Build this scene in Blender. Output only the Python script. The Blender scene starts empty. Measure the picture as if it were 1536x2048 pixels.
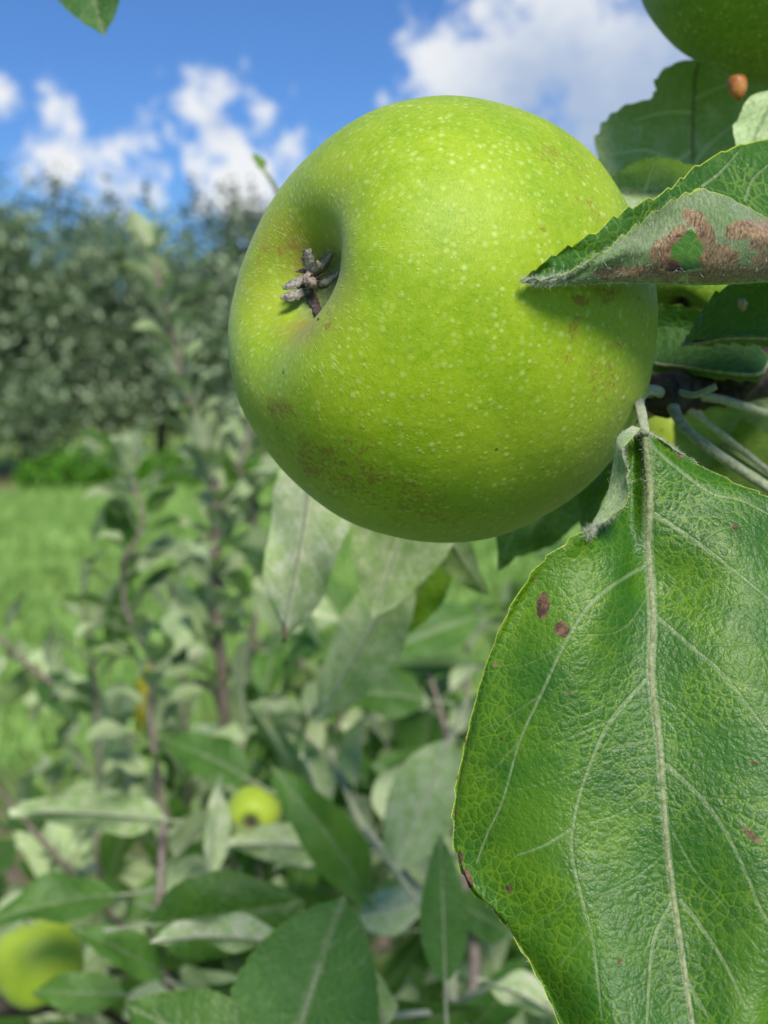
import bpy, math, random
import numpy as np
from mathutils import Vector, Matrix
from mathutils.bvhtree import BVHTree

random.seed(7)
RNG = np.random.default_rng(7)
scn = bpy.context.scene
COL = scn.collection
R = math.radians

# ------------------------------------------------------------------ camera
F = 2368.0                                  # focal length in photo pixels
PITCH = R(6.8)
CAM = np.array([0.0, 0.0, 1.2])
AX_R = np.array([1.0, 0.0, 0.0])
AX_F = np.array([0.0, math.cos(PITCH), -math.sin(PITCH)])
AX_U = np.array([0.0, math.sin(PITCH), math.cos(PITCH)])
cam = bpy.data.cameras.new('camera')
cam.sensor_fit = 'VERTICAL'
cam.sensor_height = 34.6
cam.lens = F * 34.6 / 2048.0
cam.clip_start = 0.01
cam.clip_end = 2000
cam.dof.use_dof = True
cam.dof.focus_distance = 0.1725
cam.dof.aperture_fstop = 22.0
cam.dof.aperture_blades = 0
camo = bpy.data.objects.new('camera', cam)
camo.location = CAM
camo.rotation_euler = (math.pi / 2 - PITCH, 0, 0)
COL.objects.link(camo)
scn.camera = camo


def P(px, py, d):
    """world point seen at photo pixel (px,py), d metres in front of the lens"""
    return CAM + d * (AX_F + (px - 768) / F * AX_R + (1024 - py) / F * AX_U)


def PA(a):
    a = np.asarray(a, float)
    d = a[..., 2:3]
    return CAM + d * (AX_F + (a[..., 0:1] - 768) / F * AX_R + (1024 - a[..., 1:2]) / F * AX_U)


def proj(v):
    r = np.asarray(v) - CAM
    d = r @ AX_F
    return np.stack([768 + F * (r @ AX_R) / d, 1024 - F * (r @ AX_U) / d, d], -1)


# ------------------------------------------------------------------ light
SUN_EL, SUN_AZ = R(47), R(165)              # azimuth clockwise from +Y
SKY_STRENGTH = 0.065
sun = bpy.data.lights.new('sun', 'SUN')
sun.energy = 2.95
sun.angle = R(20)
sun.color = (1.0, 0.94, 0.83)
suno = bpy.data.objects.new('sun', sun)
sd = Vector((math.sin(SUN_AZ) * math.cos(SUN_EL), math.cos(SUN_AZ) * math.cos(SUN_EL), math.sin(SUN_EL)))
suno.rotation_euler = sd.to_track_quat('Z', 'Y').to_euler()
COL.objects.link(suno)

scn.view_settings.view_transform = 'Standard'
scn.view_settings.look = 'None'
scn.view_settings.exposure = 0.82
scn.view_settings.gamma = 1
scn.view_settings.use_curve_mapping = False
scn.cycles.use_denoising = True
scn.cycles.max_bounces = 8
scn.cycles.sample_clamp_indirect = 6


# ------------------------------------------------------------------ node helpers
class NT:
    def __init__(s, tree):
        s.t = tree
        tree.nodes.clear()

    def n(s, typ, **kw):
        nd = s.t.nodes.new(typ)
        for k, v in kw.items():
            setattr(nd, k, v)
        return nd

    def put(s, sock, v):
        if v is None:
            return
        if isinstance(v, bpy.types.NodeSocket):
            s.t.links.new(v, sock)
        elif isinstance(v, (tuple, list)) and len(v) == 3 and sock.type == 'RGBA':
            sock.default_value = (*v, 1)
        else:
            sock.default_value = v

    def math(s, op, a, b=None, c=None, clamp=False):
        nd = s.n('ShaderNodeMath', operation=op, use_clamp=clamp)
        for i, v in enumerate((a, b, c)):
            s.put(nd.inputs[i], v)
        return nd.outputs[0]

    def vmath(s, op, a, b=None):
        nd = s.n('ShaderNodeVectorMath', operation=op)
        s.put(nd.inputs[0], a)
        s.put(nd.inputs[1], b)
        return nd.outputs['Value'] if op in ('DISTANCE', 'LENGTH', 'DOT_PRODUCT') else nd.outputs[0]

    def rng(s, v, a, b, c=0.0, d=1.0, smooth=True):
        nd = s.n('ShaderNodeMapRange', interpolation_type='SMOOTHSTEP' if smooth else 'LINEAR')
        for i, x in enumerate((v, a, b, c, d)):
            s.put(nd.inputs[i], x)
        return nd.outputs[0]

    def mix(s, f, a, b, blend='MIX'):
        nd = s.n('ShaderNodeMix', data_type='RGBA', blend_type=blend)
        s.put(nd.inputs[0], f)
        s.put(nd.inputs[6], a)
        s.put(nd.inputs[7], b)
        return nd.outputs[2]

    def noise(s, vec, scale, detail=3, rough=0.55, dist=0.0):
        nd = s.n('ShaderNodeTexNoise')
        s.put(nd.inputs['Vector'], vec)
        nd.inputs['Scale'].default_value = scale
        nd.inputs['Detail'].default_value = detail
        nd.inputs['Roughness'].default_value = rough
        nd.inputs['Distortion'].default_value = dist
        return nd.outputs[0]

    def voro(s, vec, scale, feature='F1', rnd=1.0):
        nd = s.n('ShaderNodeTexVoronoi', feature=feature)
        s.put(nd.inputs['Vector'], vec)
        nd.inputs['Scale'].default_value = scale
        nd.inputs['Randomness'].default_value = rnd
        return nd

    def attr(s, name):
        return s.n('ShaderNodeAttribute', attribute_name=name).outputs['Fac']

    def coord(s, which='Object'):
        return s.n('ShaderNodeTexCoord').outputs[which]

    def mapping(s, vec, scale=(1, 1, 1), rot=(0, 0, 0), loc=(0, 0, 0)):
        nd = s.n('ShaderNodeMapping')
        s.put(nd.inputs['Vector'], vec)
        nd.inputs['Scale'].default_value = scale
        nd.inputs['Rotation'].default_value = rot
        nd.inputs['Location'].default_value = loc
        return nd.outputs[0]

    def bump(s, h, strength, dist, normal=None):
        nd = s.n('ShaderNodeBump')
        nd.inputs['Strength'].default_value = strength
        nd.inputs['Distance'].default_value = dist
        s.put(nd.inputs['Height'], h)
        s.put(nd.inputs['Normal'], normal)
        return nd.outputs[0]

    def principled(s, color, rough=0.5, spec=0.5, normal=None, **kw):
        nd = s.n('ShaderNodeBsdfPrincipled')
        s.put(nd.inputs['Base Color'], color)
        s.put(nd.inputs['Roughness'], rough)
        s.put(nd.inputs['Specular IOR Level'], spec)
        s.put(nd.inputs['Normal'], normal)
        for k, v in kw.items():
            s.put(nd.inputs[k.replace('_', ' ')], v)
        return nd.outputs[0]

    def out(s, sh):
        o = s.n('ShaderNodeOutputMaterial')
        s.t.links.new(sh, o.inputs[0])


def new_mat(name):
    m = bpy.data.materials.new(name)
    m.use_nodes = True
    return m, NT(m.node_tree)


# ------------------------------------------------------------------ sky
world = bpy.data.worlds.new('World')
scn.world = world
world.use_nodes = True
w = NT(world.node_tree)
sky = w.n('ShaderNodeTexSky', sky_type='NISHITA')
sky.sun_disc = False
sky.sun_elevation = SUN_EL
sky.sun_rotation = SUN_AZ
sky.altitude = 200
sky.air_density = 1.0
sky.dust_density = 1.0
sky.ozone_density = 2.5
D = w.vmath('NORMALIZE', w.coord('Generated'))


def field(blobs):
    acc = None
    for (px, py, r, amp) in blobs:
        v = P(px, py, 1.0) - CAM
        v = v / np.linalg.norm(v)
        dist = w.vmath('DISTANCE', D, tuple(v))
        f = w.rng(dist, 0.0, r / F, amp, 0.0, smooth=False)
        acc = f if acc is None else w.math('MAXIMUM', acc, f)
    return acc


CL = [(1010, 130, 330, 1), (1230, 150, 420, 1), (1380, 280, 340, 1), (960, 200, 250, .9), (1120, 20, 290, .95),
      (890, 130, 190, .85), (765, 190, 70, .6), (1560, 150, 500, 1),
      (130, 335, 165, .86), (215, 365, 160, .82), (60, 345, 90, .6), (272, 285, 105, .7), (420, 175, 120, .8), (385, 215, 130, .75), (335, 250, 90, .6),
      (490, 118, 62, .7), (520, 212, 130, .62), (455, 290, 160, .75), (480, 385, 210, .92), (590, 320, 140, .8), (330, 350, 120, .5),
      (105, 215, 105, .55), (5, 190, 110, .6), (650, 285, 100, .7), (310, 395, 90, .7), (560, 420, 150, .9), (240, 420, 120, .7),
      (-300, 300, 300, .8), (-500, -100, 300, .7), (1900, -200, 500, 1), (300, -900, 500, .9), (900, -1200, 600, .9)]
cf = field(CL)
nz = w.noise(D, 13.0, 6, 0.6, 0.2)
nz2 = w.noise(D, 45.0, 5, 0.6, 0.3)
nsum = w.math('ADD', w.math('MULTIPLY', w.math('SUBTRACT', nz, 0.5), 0.9), w.math('MULTIPLY', w.math('SUBTRACT', nz2, 0.5), 1.15))
# unseen cumulus over the rest of the sky, coverage shaped for ambient light and reflections
gen = w.rng(w.noise(w.mapping(D, (1, 1, 2)), 2.6, 5, 0.6), 0.52, 0.72, 0, 0.9)
back = w.rng(w.vmath('DOT_PRODUCT', D, (0, 1, 0)), 0.2, 0.6, 1, 0)
fld = w.math('MAXIMUM', cf, w.math('MULTIPLY', gen, back))
mask = w.rng(w.math('ADD', fld, nsum), 0.38, 0.82)
mask = w.math('MULTIPLY', mask, w.rng(fld, 0.0, 0.10))
shade = field([(1120, 250, 330, 1), (1330, 200, 330, .9), (1000, 220, 180, .6), (230, 420, 100, .6), (440, 250, 60, .5)])
shade = w.rng(w.math('ADD', shade, w.math('MULTIPLY', w.math('SUBTRACT', nz2, 0.5), 0.5)), 0.1, 0.8)
cloud = w.mix(shade, (7.7, 7.9, 8.1), (3.7, 4.6, 6.2))
skyc = w.mix(1.0, sky.outputs[0], (0.46, 0.74, 1.12), 'MULTIPLY')
skyc = w.mix(mask, skyc, cloud)
bg = w.n('ShaderNodeBackground')
bg.inputs['Strength'].default_value = SKY_STRENGTH
w.t.links.new(skyc, bg.inputs[0])
wo = w.n('ShaderNodeOutputWorld')
w.t.links.new(bg.outputs[0], wo.inputs[0])


# ------------------------------------------------------------------ mesh helpers
ORIGIN = {}


def mesh_np(name, verts, faces, mats, attrs=None, smooth=True, fmat=None):
    me = bpy.data.meshes.new(name)
    faces = [np.asarray(f, np.int32) for f in (faces if isinstance(faces, list) else [faces]) if len(f)]
    verts = np.asarray(verts, np.float32)
    me.vertices.add(len(verts))
    me.vertices.foreach_set('co', verts.ravel())
    loops = np.concatenate([f.ravel() for f in faces])
    sizes = np.concatenate([np.full(len(f), f.shape[1], np.int32) for f in faces])
    starts = np.concatenate([[0], np.cumsum(sizes)[:-1]]).astype(np.int32)
    me.loops.add(len(loops))
    me.loops.foreach_set('vertex_index', loops)
    me.polygons.add(len(sizes))
    me.polygons.foreach_set('loop_start', starts)
    me.polygons.foreach_set('loop_total', sizes)
    me.polygons.foreach_set('use_smooth', np.full(len(sizes), smooth))
    if fmat is not None:
        me.polygons.foreach_set('material_index', np.asarray(fmat, np.int32))
    for m in mats:
        me.materials.append(m)
    me.update(calc_edges=True)
    for k, v in (attrs or {}).items():
        a = me.attributes.new(k, 'FLOAT', 'POINT')
        a.data.foreach_set('value', np.asarray(v, np.float32))
    me.validate()
    return me


def link(name, me, parent=None, loc=(0, 0, 0)):
    """loc is a world position; parents in this scene are only translated"""
    o = bpy.data.objects.new(name, me)
    COL.objects.link(o)
    loc = np.asarray(loc, float)
    ORIGIN[o.name] = loc
    if parent is not None:
        o.parent = parent
        o.location = loc - ORIGIN[parent.name]
    else:
        o.location = loc
    return o


def tag(o, label=None, cat=None, group=None, kind=None):
    if label:
        o['label'] = label
    if cat:
        o['category'] = cat
    if group:
        o['group'] = group
    if kind:
        o['kind'] = kind
    return o


def add_obj(name, verts, faces, mats, parent=None, origin=None, attrs=None, smooth=True, fmat=None):
    verts = np.asarray(verts, float)
    if origin is None:
        origin = verts.mean(0)
    me = mesh_np(name, verts - origin, faces, mats, attrs, smooth, fmat)
    return link(name, me, parent, origin)


def empty(name, loc):
    o = bpy.data.objects.new(name, None)
    o.empty_display_size = 0.05
    COL.objects.link(o)
    o.location = loc
    ORIGIN[o.name] = np.asarray(loc, float)
    return o


def catmull(pts, n):
    """n+1 samples of a Catmull-Rom curve through pts (k, dim)"""
    p = np.asarray(pts, float)
    k = len(p)
    ext = np.concatenate([2 * p[:1] - p[1:2], p, 2 * p[-1:] - p[-2:-1]])
    t = np.linspace(0, k - 1, n + 1)
    i = np.minimum(t.astype(int), k - 2)
    f = (t - i).reshape((-1,) + (1,) * (p.ndim - 1))
    a, b, c, d = ext[i], ext[i + 1], ext[i + 2], ext[i + 3]
    return 0.5 * (2 * b + (c - a) * f + (2 * a - 5 * b + 4 * c - d) * f ** 2 + (3 * b - a - 3 * c + d) * f ** 3)


def grid_faces(nr, nc, closed=False):
    r = np.arange(nr - 1)[:, None]
    c = np.arange(nc if closed else nc - 1)[None, :]
    c2 = (c + 1) % nc
    return np.stack([r * nc + c, r * nc + c2, (r + 1) * nc + c2, (r + 1) * nc + c], -1).reshape(-1, 4)


def tube_np(pts, radii, sides=8, n=None, bumpy=0.0):
    """tapered round tube through world points -> verts, quads (with end caps)"""
    pts = np.asarray(pts, float)
    radii = np.asarray(radii, float).reshape(-1, 1)
    if n:
        pts = catmull(pts, n)
        radii = catmull(radii, n)
    tg = np.gradient(pts, axis=0)
    tg /= np.linalg.norm(tg, axis=1, keepdims=True) + 1e-12
    ref = np.array([0.13, 0.31, 0.94]) if abs(tg[0, 2]) < 0.9 else np.array([0.94, 0.31, 0.13])
    nrm = np.cross(tg[0], ref)
    nrm /= np.linalg.norm(nrm)
    vs = []
    ang = np.linspace(0, 2 * np.pi, sides, endpoint=False)
    for i in range(len(pts)):
        nrm = nrm - tg[i] * (nrm @ tg[i])
        nrm /= np.linalg.norm(nrm)
        b = np.cross(tg[i], nrm)
        rr = radii[i] * (1 + bumpy * RNG.normal(size=(sides, 1)))
        vs.append(pts[i] + rr * (np.cos(ang)[:, None] * nrm + np.sin(ang)[:, None] * b))
    v = np.concatenate(vs)
    q = grid_faces(len(pts), sides, True)
    caps = []
    m = len(v)
    v = np.concatenate([v, pts[:1], pts[-1:]])
    for k in range(sides):
        caps.append((m, (k + 1) % sides, k))
        o = (len(pts) - 1) * sides
        caps.append((m + 1, o + k, o + (k + 1) % sides))
    return v, q, np.array(caps)


def merge(parts):
    """[(verts, [faces...], matindex)] -> verts, faces(list), fmat"""
    V, T, Q, mt, mq = [], [], [], [], []
    off = 0
    for v, fs, mi in parts:
        V.append(v)
        for f in fs:
            f = np.asarray(f, int)
            if not len(f):
                continue
            if f.shape[1] == 4:
                Q.append(f + off)
                mq += [mi] * len(f)
            else:
                T.append(f + off)
                mt += [mi] * len(f)
        off += len(v)
    faces, fm = [], []
    if Q:
        faces.append(np.concatenate(Q))
        fm += mq
    if T:
        faces.append(np.concatenate(T))
        fm += mt
    return np.concatenate(V), faces, fm


def poly_dist(xy, poly):
    """distance of points to an open polyline and parameter 0..1 along it"""
    poly = np.asarray(poly, float)[:, :2]
    best = np.full(len(xy), 1e9)
    par = np.zeros(len(xy))
    seg = np.linalg.norm(np.diff(poly, axis=0), axis=1)
    cum = np.concatenate([[0], np.cumsum(seg)])
    for i in range(len(poly) - 1):
        a, b = poly[i], poly[i + 1]
        t = np.clip(((xy - a) @ (b - a)) / (seg[i] ** 2 + 1e-9), 0, 1)
        d = np.linalg.norm(xy - (a + t[:, None] * (b - a)), axis=1)
        m = d < best
        best[m] = d[m]
        par[m] = (cum[i] + t[m] * seg[i]) / cum[-1]
    return best, par


def blob_mask(xy, blobs):
    m = np.zeros(len(xy))
    for (x, y, rx, ry, ang, amp) in blobs:
        c, s = math.cos(R(ang)), math.sin(R(ang))
        dx, dy = xy[:, 0] - x, xy[:, 1] - y
        u, v = (dx * c + dy * s) / rx, (-dx * s + dy * c) / ry
        m = np.maximum(m, amp * np.clip(1.35 - np.sqrt(u * u + v * v), 0, 1))
    return m


def in_poly(xy, poly):
    poly = np.asarray(poly, float)
    x, y = xy[:, 0], xy[:, 1]
    c = np.zeros(len(xy), bool)
    j = len(poly) - 1
    for i in range(len(poly)):
        xi, yi = poly[i]
        xj, yj = poly[j]
        k = ((yi > y) != (yj > y)) & (x < (xj - xi) * (y - yi) / (yj - yi + 1e-9) + xi)
        c ^= k
        j = i
    return c


# ------------------------------------------------------------------ materials
def leaf_material(name, top=(0.030, 0.105, 0.012), light=(0.065, 0.19, 0.018), under=(0.20, 0.27, 0.14), net=0.5, cell=520.0,
                  rough=0.42, trans=0.25, fuzz=0.0, bump=1.0, spec=0.3, edgecol=(0.36, 0.44, 0.04), tcol=(0.16, 0.36, 0.02), big=60.0, yellow=None, netcol=(0.13, 0.27, 0.045)):
    m, n = new_mat(name)
    co = n.coord('Object')
    info = n.n('ShaderNodeObjectInfo')
    rnd = info.outputs['Random']
    co2 = n.vmath('ADD', co, n.vmath('MULTIPLY', info.outputs['Location'], (3.1, 2.7, 1.9)))
    big_n = n.noise(co2, big, 3, 0.6)
    base = n.mix(n.rng(big_n, 0.32, 0.68), top, light)
    if yellow:
        base = n.mix(n.math('MULTIPLY', n.rng(n.noise(co2, big * .62, 4, 0.65), 0.44, 0.64), 0.95), base, yellow)
    base = n.mix(n.math('MULTIPLY', rnd, 0.45), base, tuple(c * 1.7 for c in light))
    vein, edge, spot = n.attr('vein'), n.attr('edge'), n.attr('spot')
    wob = n.mix(0.0006 if False else 1.0, co2, co2)
    vd = n.voro(co2, cell, 'DISTANCE_TO_EDGE').outputs['Distance']
    vd2 = n.voro(co2, cell * 2.3, 'DISTANCE_TO_EDGE').outputs['Distance']
    netm = n.math('MAXIMUM', n.rng(vd, 0.025, 0.11, 1, 0), n.math('MULTIPLY', n.rng(vd2, 0.02, 0.10, 1, 0), 0.45))
    netvar = n.math('MULTIPLY', netm, n.rng(n.noise(co2, 95, 3, .6), 0.36, 0.66, 0.08, 1.0))
    c1 = n.mix(n.math('MULTIPLY', netvar, net), base, netcol)
    veinn = n.math('MULTIPLY', n.rng(vein, 0.1, 0.9), n.rng(n.noise(co2, 700, 4, .7), .25, .7, .35, .95))
    c1 = n.mix(veinn, c1, (0.20, 0.27, 0.12))
    c1 = n.mix(n.rng(edge, 0.80, 0.95), c1, edgecol)
    sp = n.math('ADD', spot, n.math('MULTIPLY', n.math('SUBTRACT', n.noise(co2, 700, 6, .75, .6), 0.5), 1.7))
    sp = n.math('MULTIPLY', n.rng(sp, 0.30, 0.55), n.rng(spot, 0.02, 0.2))
    brown = n.mix(n.rng(n.noise(co2, 500, 4, 0.7), 0.35, 0.65), (0.05, 0.026, 0.016), (0.23, 0.13, 0.07))
    ctop = n.mix(sp, c1, brown)
    # underside: pale felt
    fib = n.noise(n.mapping(co2, (1, 1, 0.35), (0.4, 0.7, 0.3)), 2600, 4, 0.7, 0.8)
    u1 = n.mix(n.rng(fib, 0.3, 0.7), tuple(c * 0.62 for c in under), tuple(min(c * 1.35, .8) for c in under))
    u1 = n.mix(n.rng(n.noise(co2, 220, 3), 0.35, 0.7), n.mix(1.0, u1, (0.62, 0.78, 0.5), 'MULTIPLY'), u1)
    u1 = n.mix(n.rng(vein, 0.2, 0.8), u1, tuple(min(c * 1.4, .8) for c in under))
    u1 = n.mix(n.rng(edge, 0.82, 0.95), u1, edgecol)
    u1 = n.mix(sp, u1, n.mix(n.rng(fib, 0.35, 0.65), brown, (0.40, 0.27, 0.16)))
    geo = n.n('ShaderNodeNewGeometry')
    bf = geo.outputs['Backfacing']
    col = n.mix(bf, ctop, u1)
    h = n.math('ADD', n.math('MULTIPLY', n.rng(vd, 0, 0.35), 0.55), n.math('MULTIPLY', n.rng(vd2, 0, 0.3), 0.25))
    h = n.math('ADD', h, n.math('MULTIPLY', n.noise(co2, 1500, 3), 0.35))
    h = n.math('ADD', h, n.math('MULTIPLY', n.noise(co2, 260, 2), 0.45))
    h = n.math('SUBTRACT', h, n.math('MULTIPLY', n.rng(vein, 0.0, 0.5), 0.5))
    hb = n.math('ADD', n.math('MULTIPLY', fib, 0.7), n.math('MULTIPLY', vein, 0.8))
    hh = n.mix(bf, h, hb)
    nrm = n.bump(hh, 0.75 * bump, 0.00045)
    rg = n.math('ADD', n.math('MULTIPLY', bf, 0.4), n.math('ADD', rough - 0.1, n.math('MULTIPLY', n.noise(co2, 400, 3), 0.2)))
    rg = n.math('MAXIMUM', rg, n.math('MULTIPLY', sp, 0.8))
    spc = n.math('MULTIPLY', n.math('SUBTRACT', 1.0, n.math('MULTIPLY', bf, 0.8)), spec)
    pr = n.principled(col, rg, spc, nrm, Sheen_Weight=n.math('ADD', n.math('MULTIPLY', bf, 0.35), fuzz), Sheen_Roughness=0.5)
    tr = n.n('ShaderNodeBsdfTranslucent')
    n.put(tr.inputs[0], n.mix(sp, n.mix(n.rng(vein, .2, .7), n.mix(n.math('MULTIPLY', netvar, .6), tcol, tuple(c * 1.5 for c in tcol)), tuple(c * .8 for c in tcol)), (0.06, 0.025, 0.01)))
    n.put(tr.inputs[1], nrm)
    mx = n.n('ShaderNodeMixShader')
    mx.inputs[0].default_value = trans
    n.t.links.new(pr, mx.inputs[1])
    n.t.links.new(tr.outputs[0], mx.inputs[2])
    n.out(mx.outputs[0])
    return m


LEAF_BIG = leaf_material('leaf_surface_quilted', top=(0.006, 0.040, 0.002), light=(0.023, 0.093, 0.003), under=(0.38, 0.44, 0.28), net=0.55, cell=680, bump=0.42, trans=0.18, rough=0.46, big=75, yellow=(0.088, 0.175, 0.0005), netcol=(0.17, 0.29, 0.01), spec=0.40, tcol=(0.07, 0.17, 0.006))
LEAF_CURL = leaf_material('leaf_surface_felted', top=(0.012, 0.045, 0.005), light=(0.03, 0.095, 0.008), under=(0.235, 0.29, 0.165), net=0.75, cell=430, bump=0.8, trans=0.15, netcol=(0.14, 0.24, 0.04))
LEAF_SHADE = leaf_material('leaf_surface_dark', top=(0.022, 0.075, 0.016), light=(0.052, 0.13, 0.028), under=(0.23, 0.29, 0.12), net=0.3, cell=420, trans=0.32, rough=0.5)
LEAF_MID = leaf_material('leaf_surface_plain', top=(0.022, 0.072, 0.012), light=(0.066, 0.145, 0.024), under=(0.46, 0.52, 0.31), net=0.35, cell=330, trans=0.3, tcol=(0.24, 0.46, 0.04), rough=0.40, bump=0.9)
LEAF_PALE = leaf_material('leaf_surface_young', top=(0.38, 0.50, 0.23), light=(0.50, 0.60, 0.33), under=(0.58, 0.65, 0.42), net=0.25, cell=330, trans=0.22, tcol=(0.3, 0.48, 0.06), rough=0.55)
LEAF_LIME = leaf_material('leaf_surface_lime', top=(0.11, 0.22, 0.012), light=(0.19, 0.32, 0.02), under=(0.22, 0.30, 0.06), net=0.3, cell=330, trans=0.35)
LEAF_YELLOW = leaf_material('leaf_surface_yellow', top=(0.5, 0.42, 0.02), light=(0.65, 0.55, 0.04), under=(0.55, 0.5, 0.12), net=0.2, cell=330, trans=0.3, tcol=(.5, .42, .02))


def simple_mat(name, c1, c2, scale, rough=0.8, bump=0.5, bdist=0.001, spec=0.3, sheen=0.0, stretch=(1, 1, 1)):
    m, n = new_mat(name)
    co = n.mapping(n.coord('Object'), stretch)
    f = n.noise(co, scale, 5, 0.65, 0.3)
    col = n.mix(n.rng(f, 0.32, 0.68), c1, c2)
    nr = n.bump(f, bump, bdist)
    n.out(n.principled(col, rough, spec, nr, Sheen_Weight=sheen))
    return m


STALK = simple_mat('downy_stalk', (0.18, 0.22, 0.12), (0.36, 0.38, 0.25), 900, 0.8, 0.6, 0.0004, 0.2, 0.4)
RIB = simple_mat('downy_midrib', (0.12, 0.17, 0.055), (0.32, 0.335, 0.18), 1100, 0.8, 0.8, 0.0004, 0.2, 0.4)
HAIR = simple_mat('leaf_down', (0.45, 0.47, 0.38), (0.6, 0.62, 0.5), 500, 0.7, 0, 0.001, 0.3)
SHOOT = simple_mat('young_bark', (0.13, 0.095, 0.08), (0.27, 0.22, 0.19), 300, 0.7, 0.5, 0.0006)
SPUR = simple_mat('spur_bark', (0.012, 0.010, 0.009), (0.07, 0.058, 0.05), 260, 0.9, 1.0, 0.001, 0.2)
BARK = simple_mat('old_bark', (0.028, 0.023, 0.02), (0.12, 0.10, 0.085), 120, 0.9, 1.0, 0.002, 0.2, 0, (1, 1, .4))


# ------------------------------------------------------------------ ground
def ground():
    m, n = new_mat('orchard_floor')
    co = n.coord('Object')
    sx = n.n('ShaderNodeSeparateXYZ')
    n.put(sx.inputs[0], co)
    y = n.math('ADD', sx.outputs[1], n.math('MULTIPLY', n.math('SUBTRACT', n.noise(co, 1.4, 4), 0.5), 1.1))
    strip1 = n.math('MULTIPLY', n.rng(y, 0.6, 1.0), n.rng(y, 2.9, 3.4, 1, 0))
    y2 = n.math('ADD', y, n.rng(sx.outputs[0], -3.7, -3.3, 1.3, 0))
    strip2 = n.math('MULTIPLY', n.rng(y2, 12.3, 12.9), n.rng(y2, 15.6, 16.2, 1, 0))
    strip = n.math('MAXIMUM', strip1, strip2)
    g = n.mix(n.rng(n.noise(co, 2.2, 6, 0.65), 0.35, 0.68), (0.16, 0.27, 0.05), (0.30, 0.42, 0.10))
    g = n.mix(n.rng(n.noise(co, 30, 5, 0.7), 0.55, 0.75), g, (0.17, 0.30, 0.09))
    s = n.mix(n.rng(n.noise(co, 26, 6, 0.7), 0.35, 0.65), (0.13, 0.09, 0.06), (0.36, 0.27, 0.18))
    col = n.mix(n.math('MULTIPLY', strip, n.rng(n.noise(co, 5, 4), 0.30, 0.5)), g, s)
    nr = n.bump(n.noise(co, 45, 6, 0.7), 1.0, 0.03)
    n.out(n.principled(col, 0.9, 0.2, nr))
    N = 90
    xs = np.concatenate([-np.geomspace(900, 12, 20), np.linspace(-11, 11, N), np.geomspace(12, 900, 20)])
    ys = np.concatenate([-np.geomspace(300, 3, 10), np.linspace(-2, 20, N), np.geomspace(22, 1500, 20)])
    X, Y = np.meshgrid(xs, ys)
    Z = 0.025 * np.sin(X * 1.7 + 1) * np.cos(Y * 1.3) * np.exp(-(X ** 2 + Y ** 2) / 900)
    v = np.stack([X, Y, Z], -1).reshape(-1, 3)
    o = add_obj('ground', v, grid_faces(len(ys), len(xs)), [m], origin=np.zeros(3))
    tag(o, kind='structure')


ground()


def blades(count, xr, yr, hmin, hmax, seed, keep=None):
    rg = np.random.default_rng(seed)
    x = rg.uniform(*xr, count)
    y = rg.uniform(*yr, count)
    if keep is not None:
        k = keep(x, y, rg)
        x, y = x[k], y[k]
    c = len(x)
    h = rg.uniform(hmin, hmax, c)
    a = rg.uniform(0, 2 * np.pi, c)
    wd = h * rg.uniform(0.05, 0.11, c)
    lean = rg.normal(0, 0.45, (c, 2)) * h[:, None]
    b = np.stack([x, y, np.full(c, -0.03)], -1)
    s = np.stack([np.cos(a) * wd, np.sin(a) * wd, 0 * wd], -1)
    mid = b + np.concatenate([lean * 0.35, (h * 0.6)[:, None]], 1)
    tip = b + np.concatenate([lean, h[:, None]], 1)
    v = np.stack([b - s, b + s, mid + s * .7, mid - s * .7, tip], 1).reshape(-1, 3)
    i = np.arange(c)[:, None] * 5
    return v, [np.concatenate([i, i + 1, i + 2, i + 3], 1), np.concatenate([i + 3, i + 2, i + 4], 1)]


def grass():
    m, n = new_mat('grass_blades')
    co = n.coord('Object')
    f = n.noise(co, 1.6, 4, 0.6)
    col = n.mix(n.rng(f, 0.35, 0.65), (0.20, 0.37, 0.08), (0.36, 0.56, 0.16))
    col = n.mix(n.rng(n.noise(co, 40, 2), 0.55, 0.7), col, (0.24, 0.36, 0.13))
    pr = n.principled(col, 0.5, 0.2)
    tr = n.n('ShaderNodeBsdfTranslucent')
    n.put(tr.inputs[0], (0.2, 0.42, 0.04))
    mx = n.n('ShaderNodeMixShader')
    mx.inputs[0].default_value = 0.3
    n.t.links.new(pr, mx.inputs[1])
    n.t.links.new(tr.outputs[0], mx.inputs[2])
    n.out(mx.outputs[0])
    v, f = blades(70000, (-5, 3), (2.6, 13.2), 0.05, 0.13, 3, lambda x, y, rg: (np.abs(x) < 0.45 * y + .3) & ((y > 3.2) | (rg.random(len(x)) < .25)) & ((y < np.where(x < -3.5, 11.2, 12.6)) | (rg.random(len(x)) < .2)))
    o = add_obj('grass', v, f, [m], origin=np.zeros(3))
    tag(o, 'short mown green grass between the two rows of apple trees', 'grass', kind='stuff')


grass()


# ------------------------------------------------------------------ leaf clouds for far crowns
def leaf_cloud(centers, rg, L0, L1, upbias=0.25):
    c = len(centers)
    ln = rg.uniform(L0, L1, c)
    d = rg.normal(size=(c, 3))
    d[:, 2] -= 0.3
    d /= np.linalg.norm(d, axis=1, keepdims=True)
    nn = rg.normal(size=(c, 3))
    nn[:, 2] += upbias * 3
    s = np.cross(d, nn)
    s /= np.linalg.norm(s, axis=1, keepdims=True) + 1e-9
    up = np.cross(s, d)
    wd = ln * 0.30
    a = centers
    v = np.stack([a, a + d * (ln * .45)[:, None] + s * wd[:, None] + up * (ln * .10)[:, None], a + d * ln[:, None] - up * (ln * .06)[:, None],
                  a + d * (ln * .45)[:, None] - s * wd[:, None] + up * (ln * .10)[:, None]], 1).reshape(-1, 3)
    i = np.arange(c)[:, None] * 4
    return v, np.concatenate([i, i + 1, i + 2], 1), np.concatenate([i, i + 2, i + 3], 1)


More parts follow.
